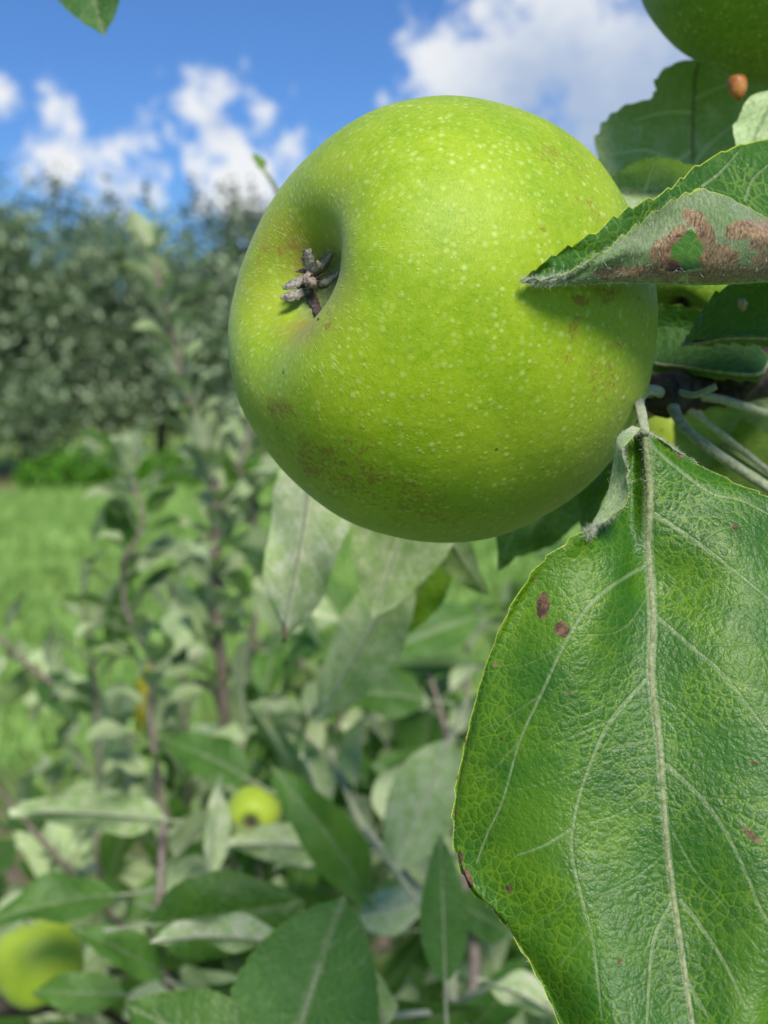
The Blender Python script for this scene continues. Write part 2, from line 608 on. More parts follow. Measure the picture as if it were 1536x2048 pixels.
def crown_material(name, dark, light, under):
    m, n = new_mat(name)
    co = n.coord('Object')
    f = n.noise(co, 14, 3, 0.6)
    f2 = n.noise(co, 2.4, 3, 0.6)
    col = n.mix(n.rng(f, 0.3, 0.7), dark, light)
    col = n.mix(n.rng(f2, 0.4, 0.7, 0, .5), col, tuple(c * .6 for c in dark))
    geo = n.n('ShaderNodeNewGeometry')
    col = n.mix(geo.outputs['Backfacing'], col, under)
    pr = n.principled(col, 0.42, 0.35)
    tr = n.n('ShaderNodeBsdfTranslucent')
    n.put(tr.inputs[0], (0.10, 0.20, 0.05))
    mx = n.n('ShaderNodeMixShader')
    mx.inputs[0].default_value = 0.22
    n.t.links.new(pr, mx.inputs[1])
    n.t.links.new(tr.outputs[0], mx.inputs[2])
    n.out(mx.outputs[0])
    return m


CROWN = crown_material('orchard_crown', (0.018, 0.052, 0.016), (0.165, 0.255, 0.10), (0.37, 0.46, 0.28))
CROWN_FAR = crown_material('wood_crown', (0.018, 0.048, 0.022), (0.045, 0.09, 0.04), (0.08, 0.12, 0.06))


def orchard_tree(x, y, h, rad, seed, label, nleaf=9000, mat=CROWN, group='apple trees of the far row', L=(0.075, 0.125), low=0.35, name='apple_tree', cat='tree'):
    rg = np.random.default_rng(seed)
    root = empty(name, (x, y, 0))
    tag(root, label, cat, group)
    top = np.array([x, y, h * 0.78])
    tv, tq, tc = tube_np([(x, y, -0.05), (x + .03, y, h * .25), (x - .03, y + .02, h * .55), top], [h * .026, h * .02, h * .013, h * .005], 10, 14, .04)
    parts = [(tv, [tq, tc], 0)]
    cent = []
    for k in range(26):
        z0 = h * rg.uniform(.07, .62)
        a = rg.uniform(0, 2 * np.pi)
        r = rad * rg.uniform(.6, 1.0)
        e = np.array([x + r * math.cos(a), y + r * math.sin(a), min(z0 + h * rg.uniform(.02, .32), h * .97)])
        b = np.array([x, y, z0])
        mid = (b + e) / 2 + np.array([0, 0, -h * .03])
        v, q, c = tube_np([b, mid, e], [h * .008, h * .005, h * .002], 6, 8)
        parts.append((v, [q, c], 0))
        cent += [b * .3 + e * .7, e, mid, e + rg.normal(0, .15, 3), e + rg.normal(0, .2, 3)]
    V, fs, fm = merge(parts)
    add_obj('trunk', V, fs, [BARK], root, origin=np.array([x, y, 0.]))
    cent = np.array(cent)
    sel = cent[rg.integers(0, len(cent), nleaf)]
    pts = sel + rg.normal(0, 1, (nleaf, 3)) * np.array([.19, .19, .19]) * (h / 3.1)
    # upright new shoots standing out of the top
    sh = []
    for k in range(7):
        a = rg.uniform(0, 2 * np.pi)
        r = rad * rg.uniform(0, .8)
        b = np.array([x + r * math.cos(a), y + r * math.sin(a), h * rg.uniform(.72, .9)])
        ln = h * rg.uniform(.08, .17)
        tt = rg.uniform(0, 1, 26)
        sh.append(b + np.outer(tt * ln, np.array([rg.normal(0, .12), rg.normal(0, .12), 1])) + rg.normal(0, .018, (26, 3)))
    pts = np.concatenate([pts] + sh)
    pts = pts[(pts[:, 2] > h * low * .2)]
    v, t1, t2 = leaf_cloud(pts, rg, *L)
    add_obj('crown', v, [np.concatenate([t1, t2])], [mat], root, origin=np.array([x, y, h * .5]), smooth=False)
    return root


far = [(-6.2, 13.9, 3.3, 'grey green apple tree at the left frame edge in the far row'),
       (-4.1, 13.5, 3.05, 'grey green apple tree of the far row with bare soil at its foot'),
       (-2.6, 13.7, 2.95, 'grey green apple tree of the far row behind the tall upright shoot'),
       (-1.0, 13.5, 2.9, 'grey green apple tree of the far row partly hidden by the big apple'),
       (0.6, 13.6, 2.9, 'grey green apple tree of the far row straight behind the big apple'),
       (2.3, 13.5, 2.9, 'grey green apple tree of the far row behind the big leaf'),
       (4.0, 13.6, 2.9, 'grey green apple tree of the far row at the right edge')]
for i, (x, y, h, lab) in enumerate(far):
    orchard_tree(x, y, h, 1.25, 40 + i, lab, low=.2)
woods = [(-10.0, 27, 6.6, 'dark green woodland tree rising at the left behind the far apple row'),
         (-5.6, 29, 5.9, 'dark green woodland tree behind the gap in the far apple row'),
         (-1.6, 28, 5.4, 'dark green woodland tree behind the far row left of the big apple'),
         (2.8, 28, 5.2, 'dark green woodland tree far behind the big apple')]
for i, (x, y, h, lab) in enumerate(woods):
    orchard_tree(x, y, h, 2.9, 70 + i, lab, 7000, CROWN_FAR, 'woodland trees behind the orchard', (0.12, 0.22), .1, 'woodland_tree')


def weed(x, y, h, rad, seed, label):
    rg = np.random.default_rng(seed)
    n_ = 1400
    a = rg.uniform(0, 2 * np.pi, n_)
    r = rad * np.sqrt(rg.uniform(0, 1, n_))
    z = h * rg.uniform(0.05, 1, n_) * (1 - .6 * (r / rad) ** 2)
    pts = np.stack([x + r * np.cos(a), y + r * np.sin(a) * .6, z], -1)
    v, t1, t2 = leaf_cloud(pts, rg, .05, .11, .6)
    m = bpy.data.materials.get('weed_leaf') or crown_material('weed_leaf', (0.07, 0.22, 0.012), (0.13, 0.36, 0.02), (0.12, 0.28, 0.03))
    root = empty('weed_clump', (x, y, 0))
    tag(root, label, 'plant', 'weed clumps at the foot of the far row')
    add_obj('foliage', v, [np.concatenate([t1, t2])], [m], root, origin=np.array([x, y, 0.]), smooth=False)
    parts = []
    for k in range(14):
        b = np.array([x + rg.normal(0, rad * .25), y + rg.normal(0, rad * .15), -.02])
        e = b + np.array([rg.normal(0, rad * .35), rg.normal(0, rad * .25), h * rg.uniform(.5, .8)])
        v, q, c = tube_np([b, (b + e) / 2 + rg.normal(0, .02, 3), e], [.006, .005, .003], 5, 5)
        parts.append((v, [q, c], 0))
    V, fs, fm = merge(parts)
    add_obj('stem', V, fs, [STALK], root, origin=np.array([x, y, 0.]))


weed(-3.25, 12.2, .42, .55, 5, 'bright green weed clump at the foot of the far apple row beside bare soil')
weed(-2.2, 12.3, .38, .6, 6, 'bright green weed clump behind the stem of the tall upright shoot')
weed(-1.45, 12.4, .30, .4, 8, 'low bright green weed clump just left of the big apple')
weed(-4.6, 13.0, .22, .3, 9, 'small bright green weed clump at the left frame edge')


# ------------------------------------------------------------------ apples
def apple_material(name, base, dark, warm, lent=1.0, sss=0.06):
    m, n = new_mat(name)
    co = n.coord('Object')
    uv = n.n('ShaderNodeUVMap', uv_map='skin').outputs[0]
    calyx = n.attr('calyx')
    rus = n.attr('russet')
    blush = n.attr('blush')
    col = n.mix(n.rng(n.noise(co, 75, 4, 0.6), 0.3, 0.7), dark, base)
    col = n.mix(n.math('MULTIPLY', n.rng(n.noise(co, 420, 4, 0.65), 0.35, 0.75), 0.12), col, tuple(c * 1.35 for c in base))
    # flesh streaks running from stalk to eye
    st = n.noise(n.mapping(uv, (3.0, 0.5, 1)), 42, 4, 0.6, 0.5)
    col = n.mix(n.rng(st, 0.4, 0.72, 0, 0.5), col, warm)
    col = n.mix(n.rng(n.noise(co, 950, 5, .75), 0.38, 0.64, 0, .3), col, (0.40, 0.48, 0.04))
    col = n.mix(n.rng(n.noise(co, 1500, 4, .7, 1.0), 0.52, 0.7, 0, .35), col, tuple(c * .62 for c in dark))
    # lenticels
    def dots(vec, scale, r0, r1, seed):
        nd = n.voro(n.mapping(vec, (1, 1, 1), (0, 0, 0), (seed, seed * .7, 0)), scale, 'F1', 0.95)
        sep = n.n('ShaderNodeSeparateColor')
        n.put(sep.inputs[0], nd.outputs['Color'])
        rad = n.rng(sep.outputs[0], 0.25, 1.0, max(r0, 0.012), r1, False)
        q = n.math('DIVIDE', nd.outputs['Distance'], rad)
        return n.rng(q, 0.1, 1.25, 1, 0), sep.outputs[1]
    d1, v1 = dots(co, 700, 0.10, 0.44, 0)
    d2, v2 = dots(n.mapping(uv, (1.5, .8, 1)), 32, 0.14, 0.50, 3)
    d3, v3 = dots(co, 820, 0.14, 0.46, 5)
    dd = n.mix(n.rng(calyx, 0.2, 0.75), n.math('MAXIMUM', n.math('MULTIPLY', d1, n.rng(v1, 0, 1, .45, .85, False)), n.math('MULTIPLY', d3, n.rng(v3, 0, 1, .2, .75, False))), n.math('MAXIMUM', d2, n.math('MULTIPLY', d3, 0.7)))
    dd = n.math('MULTIPLY', dd, n.rng(n.noise(co, 60, 3), 0.3, 0.6, 0.6, 1.0))
    col = n.mix(n.math('MULTIPLY', dd, 0.68 * lent), col, (0.56, 0.67, 0.22))
    # warm tint round the eye, then russet freckles
    col = n.mix(n.math('MULTIPLY', blush, n.rng(n.noise(co, 260, 4, .7), 0.3, 0.65, .35, .95)), col, (0.26, 0.17, 0.035))
    rn = n.math('ADD', n.math('MULTIPLY', n.noise(co, 1400, 5, 0.75), 0.75), n.math('MULTIPLY', n.noise(co, 320, 3, .6), 0.35))
    rm = n.rng(n.math('ADD', rn, n.math('MULTIPLY', rus, 0.28)), 0.70, 0.83)
    rm = n.math('MULTIPLY', rm, n.rng(rus, 0.0, 0.35))
    col = n.mix(n.math('MULTIPLY', rm, 0.72), col, (0.24, 0.14, 0.025))
    # greyer and darker towards the bottom of the eye
    col = n.mix(n.rng(n.attr('pit'), 0.25, 1.0, 0, .6), col, n.mix(n.rng(n.noise(co, 1300, 4), .35, .65), (0.06, 0.075, 0.045), (0.22, 0.25, 0.17)))
    # a few tiny black flecks
    fl = n.voro(co, 120, 'F1').outputs['Distance']
    col = n.mix(n.math('MULTIPLY', n.rng(fl, 0.035, 0.05, 1, 0), .7), col, (0.04, 0.03, 0.012))
    fuz = n.noise(n.mapping(co, (1, 1, .4), (.5, .2, .7)), 2600, 4, .7, 1.0)
    h = n.math('ADD', n.math('MULTIPLY', dd, 0.5), n.math('MULTIPLY', fuz, 0.5))
    h = n.math('ADD', h, n.math('MULTIPLY', n.noise(co, 330, 3), 0.8))
    nr = n.bump(h, 0.8, 0.00022)
    rg = n.math('ADD', 0.34, n.math('MULTIPLY', n.noise(co, 700, 4), 0.26))
    rg = n.math('MAXIMUM', rg, n.math('MULTIPLY', rm, .7))
    sh = n.principled(col, rg, 0.30, nr, Sheen_Weight=0.10, Sheen_Roughness=0.45, Subsurface_Weight=sss, Subsurface_Scale=0.004)
    for nd in n.t.nodes:
        if nd.type == 'BSDF_PRINCIPLED':
            nd.inputs['Subsurface Radius'].default_value = (0.8, 1.0, 0.25)
    n.out(sh)
    return m


PROFILE = [(0.0, 0.665), (0.05, 0.665), (0.10, 0.68), (0.16, 0.735), (0.24, 0.81), (0.34, 0.868), (0.45, 0.885), (0.57, 0.855), (0.70, 0.765), (0.83, 0.60),
           (0.93, 0.38), (0.985, 0.13), (1.0, -0.10), (0.98, -0.33), (0.90, -0.57), (0.76, -0.76), (0.58, -0.86), (0.40, -0.87),
           (0.24, -0.80), (0.12, -0.66), (0.05, -0.54), (0.0, -0.50)]


def apple_mesh(radius, nph, nth, lobes=0.02, seed=1, profile=PROFILE):
    """body of an apple, eye towards +Z; returns verts, faces, uv grid info"""
    rg = np.random.default_rng(seed)
    pr = catmull(profile, nph)
    pr[:, 0] = np.maximum(pr[:, 0], 0)
    arc = np.concatenate([[0], np.cumsum(np.linalg.norm(np.diff(pr, axis=0), axis=1))])
    th = np.linspace(0, 2 * np.pi, nth, endpoint=False)
    ph0 = rg.uniform(0, 6.28)
    wt = np.clip((pr[:, 1] + .2) / 1.1, 0, 1) ** 2
    lob = 1 + lobes * wt[:, None] * np.cos(5 * th + ph0)[None] + 0.012 * np.cos(2 * th + 1.1)[None] + .008 * np.cos(3 * th + 2)[None]
    rho = pr[:, 0][:, None] * lob
    z = pr[:, 1][:, None] + lobes * 0.5 * (np.exp(-((pr[:, 0] - .40) / .2) ** 2) * (pr[:, 1] > 0))[:, None] * np.cos(5 * th + ph0)[None]
    v = np.stack([rho * np.cos(th), rho * np.sin(th), z + 0 * rho], -1).reshape(-1, 3) * radius
    f = grid_faces(nph + 1, nth, True)[:, ::-1]
    u = np.tile(th / (2 * np.pi) * 6.0, nph + 1)
    vv = np.repeat(arc, nth)
    return v, f, u, vv, np.repeat(arc, nth), np.repeat(pr[:, 0], nth), np.repeat(pr[:, 1], nth)


def put_uv(me, u, v, nth):
    l = me.uv_layers.new(name='skin')
    idx = np.empty(len(me.loops), np.int32)
    me.loops.foreach_get('vertex_index', idx)
    uu = u[idx].copy()
    # close the seam
    tri = uu.reshape(-1, 4)
    wrap = (tri.max(1) - tri.min(1)) > 3
    tri[wrap] = np.where(tri[wrap] < 3, tri[wrap] + 6.0, tri[wrap])
    l.data.foreach_set('uv', np.stack([tri.ravel(), v[idx]], -1).astype(np.float32).ravel())


def basis(axis, ref):
    z = np.asarray(axis, float)
    z /= np.linalg.norm(z)
    x = np.cross(ref, z)
    x /= np.linalg.norm(x)
    y = np.cross(z, x)
    return np.stack([x, y, z], 1)            # columns


def camdir(r, u, t):
    """direction: right, up, towards the camera"""
    return r * AX_R + u * AX_U - t * AX_F


APPLE_SKIN = apple_material('apple_skin', (0.27, 0.395, 0.005), (0.165, 0.31, 0.0), (0.34, 0.42, 0.02))
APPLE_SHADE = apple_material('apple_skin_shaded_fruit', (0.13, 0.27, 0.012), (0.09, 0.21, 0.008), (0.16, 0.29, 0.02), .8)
APPLE_YELLOW = apple_material('apple_skin_ripening', (0.33, 0.44, 0.035), (0.25, 0.38, 0.02), (0.4, 0.47, 0.06), .5)
SEPAL = simple_mat('dry_sepal', (0.11, 0.098, 0.085), (0.46, 0.42, 0.37), 1100, 0.85, 0.9, 0.0006, 0.2, .2)
SEPAL_DARK = simple_mat('dry_stamen', (0.03, 0.022, 0.018), (0.15, 0.115, 0.095), 900, 0.9, .8, 0.0004)
SEPAL_TIP = simple_mat('dry_sepal_red_tip', (0.13, 0.09, 0.075), (0.38, 0.33, 0.28), 900, 0.8, .8, 0.0004)

# silhouette of the main fruit in photo pixels; used to give the lathe its lopsidedness
SIL = np.array([(885, 190), (740, 222), (620, 308), (545, 398), (503, 480), (471, 570), (455, 650), (459, 735), (481, 812), (527, 892), (600, 975), (684, 1037),
                (790, 1074), (900, 1086), (1000, 1072), (1100, 1025), (1180, 968), (1245, 890), (1290, 800), (1310, 705), (1316, 615), (1297, 505), (1252, 402),
                (1190, 310), (1100, 243), (1000, 206)], float)


def main_apple():
    ctr_px = (885, 640)
    d0 = 0.2
    ctr = P(*ctr_px, d0)
    v, f, u, vv, arc, rho, zz = apple_mesh(0.0355, 300, 520, 0.016, 4)
    ax = camdir(-0.785, 0.135, 0.605)
    B = basis(ax, -camdir(0.3, -0.2, 0.9))
    wv = v @ B.T + ctr
    # fit the outline: smooth lopsidedness, a radial factor varying slowly round the fruit
    sa = np.arctan2(-(SIL[:, 1] - ctr_px[1]), SIL[:, 0] - ctr_px[0])
    sr = np.hypot(SIL[:, 0] - ctr_px[0], SIL[:, 1] - ctr_px[1])
    o = np.argsort(sa)
    sa, sr = sa[o], sr[o]
    sa3 = np.concatenate([sa - 2 * np.pi, sa, sa + 2 * np.pi])
    sr3 = np.tile(sr, 3)
    for it in range(6):
        q = proj(wv)
        a = np.arctan2(-(q[:, 1] - ctr_px[1]), q[:, 0] - ctr_px[0])
        r = np.hypot(q[:, 0] - ctr_px[0], q[:, 1] - ctr_px[1])
        nb = 120
        bi = ((a + np.pi) / (2 * np.pi) * nb).astype(int) % nb
        mx = np.zeros(nb)
        np.maximum.at(mx, bi, r)
        ba = (np.arange(nb) + .5) / nb * 2 * np.pi - np.pi
        fac = np.interp(ba, sa3, sr3) / mx
        ker = np.exp(-np.linspace(-2, 2, 9) ** 2)
        ker /= ker.sum()
        fac = np.convolve(np.tile(fac, 3), ker, 'same')[nb:2 * nb]
        ff = np.interp(a, np.concatenate([ba - 2 * np.pi, ba, ba + 2 * np.pi]), np.tile(fac, 3))
        rel = wv - ctr
        dep = rel @ AX_F
        pl = rel - dep[:, None] * AX_F
        wv = ctr + pl * ff[:, None] + dep[:, None] * AX_F
    q = proj(wv)
    xy = q[:, :2]
    front = 1.0
    rus = blob_mask(xy, [(690, 935, 200, 90, 25, .72), (800, 985, 160, 65, 10, .66), (560, 820, 60, 40, 60, .75), (620, 930, 60, 40, 40, .8),
                         (1160, 600, 28, 16, 20, 1.2), (1150, 660, 16, 50, 10, .9), (1210, 590, 40, 25, 0, .8), (1120, 715, 40, 20, 0, .75), (1230, 690, 45, 40, 0, .6), (1220, 760, 80, 80, 0, .6),
                         (1085, 458, 7, 7, 0, 1.3), (1180, 420, 70, 40, 40, .5), (1120, 320, 100, 50, 30, .55), (655, 650, 8, 14, 20, 1.1), (658, 628, 6, 10, 0, 1.1),
                         (760, 800, 240, 60, 20, .3), (545, 500, 50, 70, 20, .55), (900, 1030, 180, 45, 0, .58)])
    blush = blob_mask(xy, [(590, 500, 62, 58, 0, .85), (560, 470, 50, 70, 30, .5), (600, 660, 55, 35, -20, .7), (530, 560, 60, 110, 0, .3), (655, 560, 60, 110, 0, .4)])
    blush *= np.clip((1.15 - arc) / .4, 0, 1)
    rus *= (wv - ctr) @ (-AX_F) > -0.012
    pit = np.clip((0.24 - rho) / 0.12, 0, 1) * (zz > 0)
    me = mesh_np('apple', wv - ctr, f, [APPLE_SKIN], {'calyx': np.clip(1 - arc / 1.25, 0, 1), 'russet': rus, 'blush': blush, 'pit': pit})
    put_uv(me, u, vv, 520)
    ob = link('apple', me, None, ctr)
    tag(ob, 'large speckled green apple with its dried eye facing left, filling the middle of the frame', 'apple')
    bvh = BVHTree.FromPolygons([tuple(p) for p in wv], [tuple(x) for x in f.tolist()])

    def surf(px, py):
        dr = P(px, py, 1.0) - CAM
        hit = bvh.ray_cast(Vector(CAM), Vector(dr / np.linalg.norm(dr)))
        return (np.array(hit[0]) - CAM) @ AX_F if hit[0] else d0

    # stalk on the far side
    sp = ctr + B[:, 2] * (-0.017)
    e = P(1335, 795, 0.228)
    tv, tq, tc = tube_np([sp, ctr + B[:, 2] * -0.031, (ctr + B[:, 2] * -0.036 + e) / 2, e], [.0014, .0012, .0012, .0016], 10, 20)
    add_obj('stem', *merge([(tv, [tq, tc], 0)])[:2], [STALK], ob)

    # the dried flower in the eye
    Z = lambda x, y: (500 + x / 5.908, 440 + y / 5.908)
    cal = None

    def sepal(pts, wds, mats, lifts, cupv=.35, name='sepal'):
        nonlocal cal
        c = []
        base_d = surf(622, 560)
        for (zx, zy), lf in zip(pts, lifts):
            px, py = Z(zx, zy)
            c.append(P(px, py, min(base_d, surf(px, py)) - lf))
        c = catmull(c, 14)
        wd = catmull(np.array(wds, float).reshape(-1, 1) / 5.908 / F * .18, 14)[:, 0]
        tg = np.gradient(c, axis=0)
        view = -AX_F
        sd_ = np.cross(tg, view)
        sd_ /= np.linalg.norm(sd_, axis=1, keepdims=True)
        nn = np.cross(sd_, tg)
        nn /= np.linalg.norm(nn, axis=1, keepdims=True)
        ring = 12
        a = np.linspace(0, 2 * np.pi, ring, endpoint=False)
        rows = []
        for i in range(len(c)):
            wob = 1 + .10 * RNG.normal(size=(ring, 1))
            x = np.cos(a)[:, None] * (1 + .10 * math.sin(i * 2.1))
            y = np.sin(a)[:, None] + .5 * np.cos(a * 5 + i * .25)[:, None]
            w_ = wd[i] * (1 + .22 * math.sin(i * 1.3 + pts[0][0]))
            rows.append(c[i] + sd_[i] * wd[i] * x * wob + nn[i] * wd[i] * (.26 * y * wob - cupv * (x ** 2 - .5)))
        vv_ = np.concatenate(rows)
        qd = grid_faces(len(c), ring, True)
        m0 = len(vv_)
        vv_ = np.concatenate([vv_, c[:1], c[-1:]])
        cp = [(m0, (k + 1) % ring, k) for k in range(ring)] + [(m0 + 1, (len(c) - 1) * ring + k, (len(c) - 1) * ring + (k + 1) % ring) for k in range(ring)]
        return vv_, [qd, np.array(cp)]

    specs = [([(740, 820), (600, 860), (480, 905), (355, 915)], [30, 58, 66, 20], [.0006, .0018, .0030, .0036], SEPAL),
             ([(700, 750), (600, 725), (500, 765), (385, 800)], [30, 52, 58, 26], [.0008, .0020, .0026, .0030], SEPAL),
             ([(730, 650), (715, 570), (690, 460), (672, 345)], [40, 66, 68, 52], [.0008, .0018, .0026, .0030], SEPAL),
             ([(800, 650), (780, 590), (810, 530), (790, 480)], [46, 56, 40, 10], [.0016, .0028, .0034, .0036], SEPAL_TIP),
             ([(800, 760), (900, 735), (980, 680), (1060, 610)], [36, 44, 36, 14], [.0004, .0007, .0006, .0005], SEPAL),
             ([(790, 640), (850, 540), (900, 470), (965, 395)], [26, 40, 36, 14], [.0004, .0007, .0006, .0005], SEPAL),
             ([(750, 830), (740, 950), (790, 1060), (810, 1170)], [46, 70, 56, 12], [.0004, .0007, .0006, .0004], SEPAL_DARK)]
    for pts, wds, lf, mt in specs:
        v_, fs_ = sepal(pts, wds, None, lf)
        if cal is None:
            kv = [sepal([(700, 620), (665, 690), (685, 790)], [34, 46, 22], None, [.003, .0036, .0034]),
                  sepal([(740, 690), (735, 740), (730, 800)], [42, 60, 30], None, [.0034, .0044, .0040]),
                  sepal([(640, 660), (580, 720), (560, 780)], [30, 42, 20], None, [.0016, .0022, .002]),
                  ]
            dk = [sepal([(700, 620), (620, 600), (540, 610)], [26, 30, 6], None, [.0012, .0018, .002]),
                  sepal([(700, 830), (620, 800), (560, 800)], [50, 55, 20], None, [.0004, .0008, .0008]),
                  sepal([(760, 700), (820, 660), (900, 625)], [14, 10, 5], None, [.0022, .0026, .0026]),
                  sepal([(790, 640), (690, 720), (660, 800)], [70, 95, 60], None, [.0002, .0004, .0004])]
            for q_ in range(12):
                a_ = q_ * 2.4
                r1_ = 60 + 50 * RNG.random()
                zx, zy = 725 + r1_ * math.cos(a_), 720 + r1_ * math.sin(a_)
                b_d = surf(622, 560)
                th_, tq_, tc_ = tube_np([P(*Z(725, 720), b_d - .001), P(*Z((725 + zx) / 2 + 8, (720 + zy) / 2), b_d - .0032), P(*Z(zx, zy), b_d - .0038)], [.00016, .00014, .00006], 6, 8)
                dk.append((th_, [tq_, tc_]))
            V, fs, fm = merge([(a_, b_, 0) for a_, b_ in kv] + [(a_, b_, 1) for a_, b_ in dk])
            cal = add_obj('calyx', V, fs, [SEPAL_TIP, SEPAL_DARK], ob, fmat=fm)
        V, fs, _ = merge([(v_, fs_, 0)])
        add_obj('sepal', V, fs, [mt], cal)
    return ob


main_apple()


def small_apple(px, py, d, rad, axis, mat, label, seed, stalk=None, eye=1.0):
    ctr = P(px, py, d)
    v, f, u, vv, arc, rho, zz = apple_mesh(rad, 90, 120, .02, seed)
    B = basis(camdir(*axis), camdir(.3, .2, -.7))
    wv = v @ B.T
    me = mesh_np('apple', wv, f, [mat], {'calyx': np.clip(1 - arc / 1.25, 0, 1), 'russet': 0 * arc, 'blush': np.clip(1 - arc / .6, 0, 1) * .4, 'pit': np.clip((0.24 * eye - rho) / 0.12, 0, 1) * (zz > 0)})
    put_uv(me, u, vv, 120)
    ob = link('apple', me, None, ctr)
    tag(ob, label, 'apple')
    zt = B[:, 2]
    e = ctr - zt * rad * 1.5 if stalk is None else P(*stalk)
    tv, tq, tc = tube_np([ctr - zt * rad * .48, ctr - zt * rad * .85, e], [rad * .04] * 3, 8, 10)
    add_obj('stem', *merge([(tv, [tq, tc], 0)])[:2], [STALK], ob)
    parts = []
    for k in range(5):
        a = k * 2 * np.pi / 5 + .3
        rr = B[:, 0] * math.cos(a) + B[:, 1] * math.sin(a)
        b0 = ctr + zt * rad * .6
        tv, tq, tc = tube_np([b0, b0 + rr * rad * .06 * eye + zt * rad * .12, b0 + rr * rad * .14 * eye + zt * rad * .2], [rad * .03 * eye, rad * .035 * eye, rad * .01 * eye], 6, 6)
        parts.append((tv, [tq, tc], 0))
    V, fs, _ = merge(parts)
    add_obj('calyx', V, fs, [SEPAL_DARK], ob)
    return ob, ctr, B


# fruit hanging into the top right corner, a bead of amber sap under it
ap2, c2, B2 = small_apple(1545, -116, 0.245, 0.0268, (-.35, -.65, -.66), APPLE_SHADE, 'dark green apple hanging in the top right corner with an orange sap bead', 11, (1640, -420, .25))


def sap_bead():
    m, n = new_mat('amber_sap')
    n.out(n.principled(n.mix(n.rng(n.noise(n.coord(), 400), .3, .7), (0.30, 0.10, 0.015), (0.50, 0.23, 0.06)), 0.45, 0.4, Subsurface_Weight=.4, Subsurface_Scale=.003))
    pr = [(0, -.5), (.8, -.4), (1.05, .2), (1.0, .8), (.85, 1.35), (.55, 1.8), (.25, 2.05), (0, 2.1)]
    c = catmull(pr, 24)
    c[:, 0] = np.maximum(c[:, 0], 0)
    th = np.linspace(0, 2 * np.pi, 24, endpoint=False)
    z0 = P(1474, 162, .2405)
    s = 19 / F * .236
    dn = camdir(.06, -1, .1)
    Bb = basis(dn, AX_F)
    v = np.stack([c[:, :1] * np.cos(th), c[:, :1] * np.sin(th), c[:, 1:] + 0 * th], -1).reshape(-1, 3) * s
    v = v @ Bb.T + z0
    add_obj('sap_bead', v, grid_faces(25, 24, True), [m], ap2)


sap_bead()
small_apple(78, 1925, 0.50, 0.0185, (.25, -.9, .15), APPLE_YELLOW, 'yellow green apple half hidden among leaves in the lower left corner', 12)
small_apple(506, 1630, 0.60, 0.0142, (.0, -.12, .97), APPLE_YELLOW, 'small yellow green apple low in the foliage showing its dark eye', 13, eye=1.9)
small_apple(1345, 878, 0.30, 0.0105, (.3, -.7, .3), APPLE_YELLOW, 'lime green fruitlet glimpsed between the big leaf and the spur', 14)
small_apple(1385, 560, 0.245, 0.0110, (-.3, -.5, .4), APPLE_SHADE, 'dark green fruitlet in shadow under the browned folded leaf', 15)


# ------------------------------------------------------------------ the near tree
near = empty('apple_tree', (0.42, 0.62, 0))
tag(near, 'apple tree whose leafy spur holds the big apple, entering from the right edge', 'tree')


def spur():
    parts = []
    tr = np.array([0.42, 0.62, 0.0])
    v, q, c = tube_np([tr + (0, 0, -.05), tr + (.01, 0, .5), tr + (-.02, .01, 1.0), tr + (.0, .02, 1.7)], [.034, .03, .026, .018], 14, 40, .03)
    parts.append((v, [q, c], 0))
    v, q, c = tube_np([tr + (-.01, 0, .9), np.array([.30, .5, 1.16]), P(1660, 730, .33), P(1530, 755, .27), P(1420, 775, .245), P(1335, 790, .229), P(1312, 800, .226)],
                      [.014, .011, .007, .0048, .0042, .0046, .0025], 12, 60, .05)
    parts.append((v, [q, c], 0))
    for k in range(9):                                   # knobbly bud scars on the spur
        b = P(1300 + 22 * k + RNG.normal() * 6, 775 + RNG.normal() * 14, .226 + .002 * k)
        e = b + RNG.normal(size=3) * .003 + np.array([0, -.001, .001])
        v, q, c = tube_np([b, (b + e) / 2, e], [.0022, .0024, .0008], 7, 5, .1)
        parts.append((v, [q, c], 0))
    V, fs, _ = merge(parts)
    add_obj('branch', V, fs, [SPUR], near, origin=tr)


spur()


def loft(Gd, nu, nv):
    """control grid (stations, columns, [px,py,d]) -> fine grid in pixel/depth space, shape (nu+1, nv+1, 3)"""
    g = catmull(np.asarray(Gd, float), nu)
    return np.swapaxes(catmull(np.swapaxes(g, 0, 1), nv), 0, 1)


def hairs(pts, nrm, length, width, spread=.8):
    n_ = len(pts)
    d = nrm + RNG.normal(0, spread, (n_, 3))
    d /= np.linalg.norm(d, axis=1, keepdims=True)
    ln = length * RNG.uniform(.4, 1.2, (n_, 1))
    s = np.cross(d, RNG.normal(size=(n_, 3)))
    s /= np.linalg.norm(s, axis=1, keepdims=True)
    k = RNG.normal(0, .35, (n_, 3)) * ln
    mid = pts + d * ln * .55
    tip = pts + d * ln + k
    v = np.stack([pts - s * width, pts + s * width, mid + s * width * .8, mid - s * width * .8, tip], 1).reshape(-1, 3)
    i = np.arange(n_)[:, None] * 5
    return v, [np.concatenate([i, i + 1, i + 2, i + 3], 1), np.concatenate([i + 3, i + 2, i + 4], 1)]


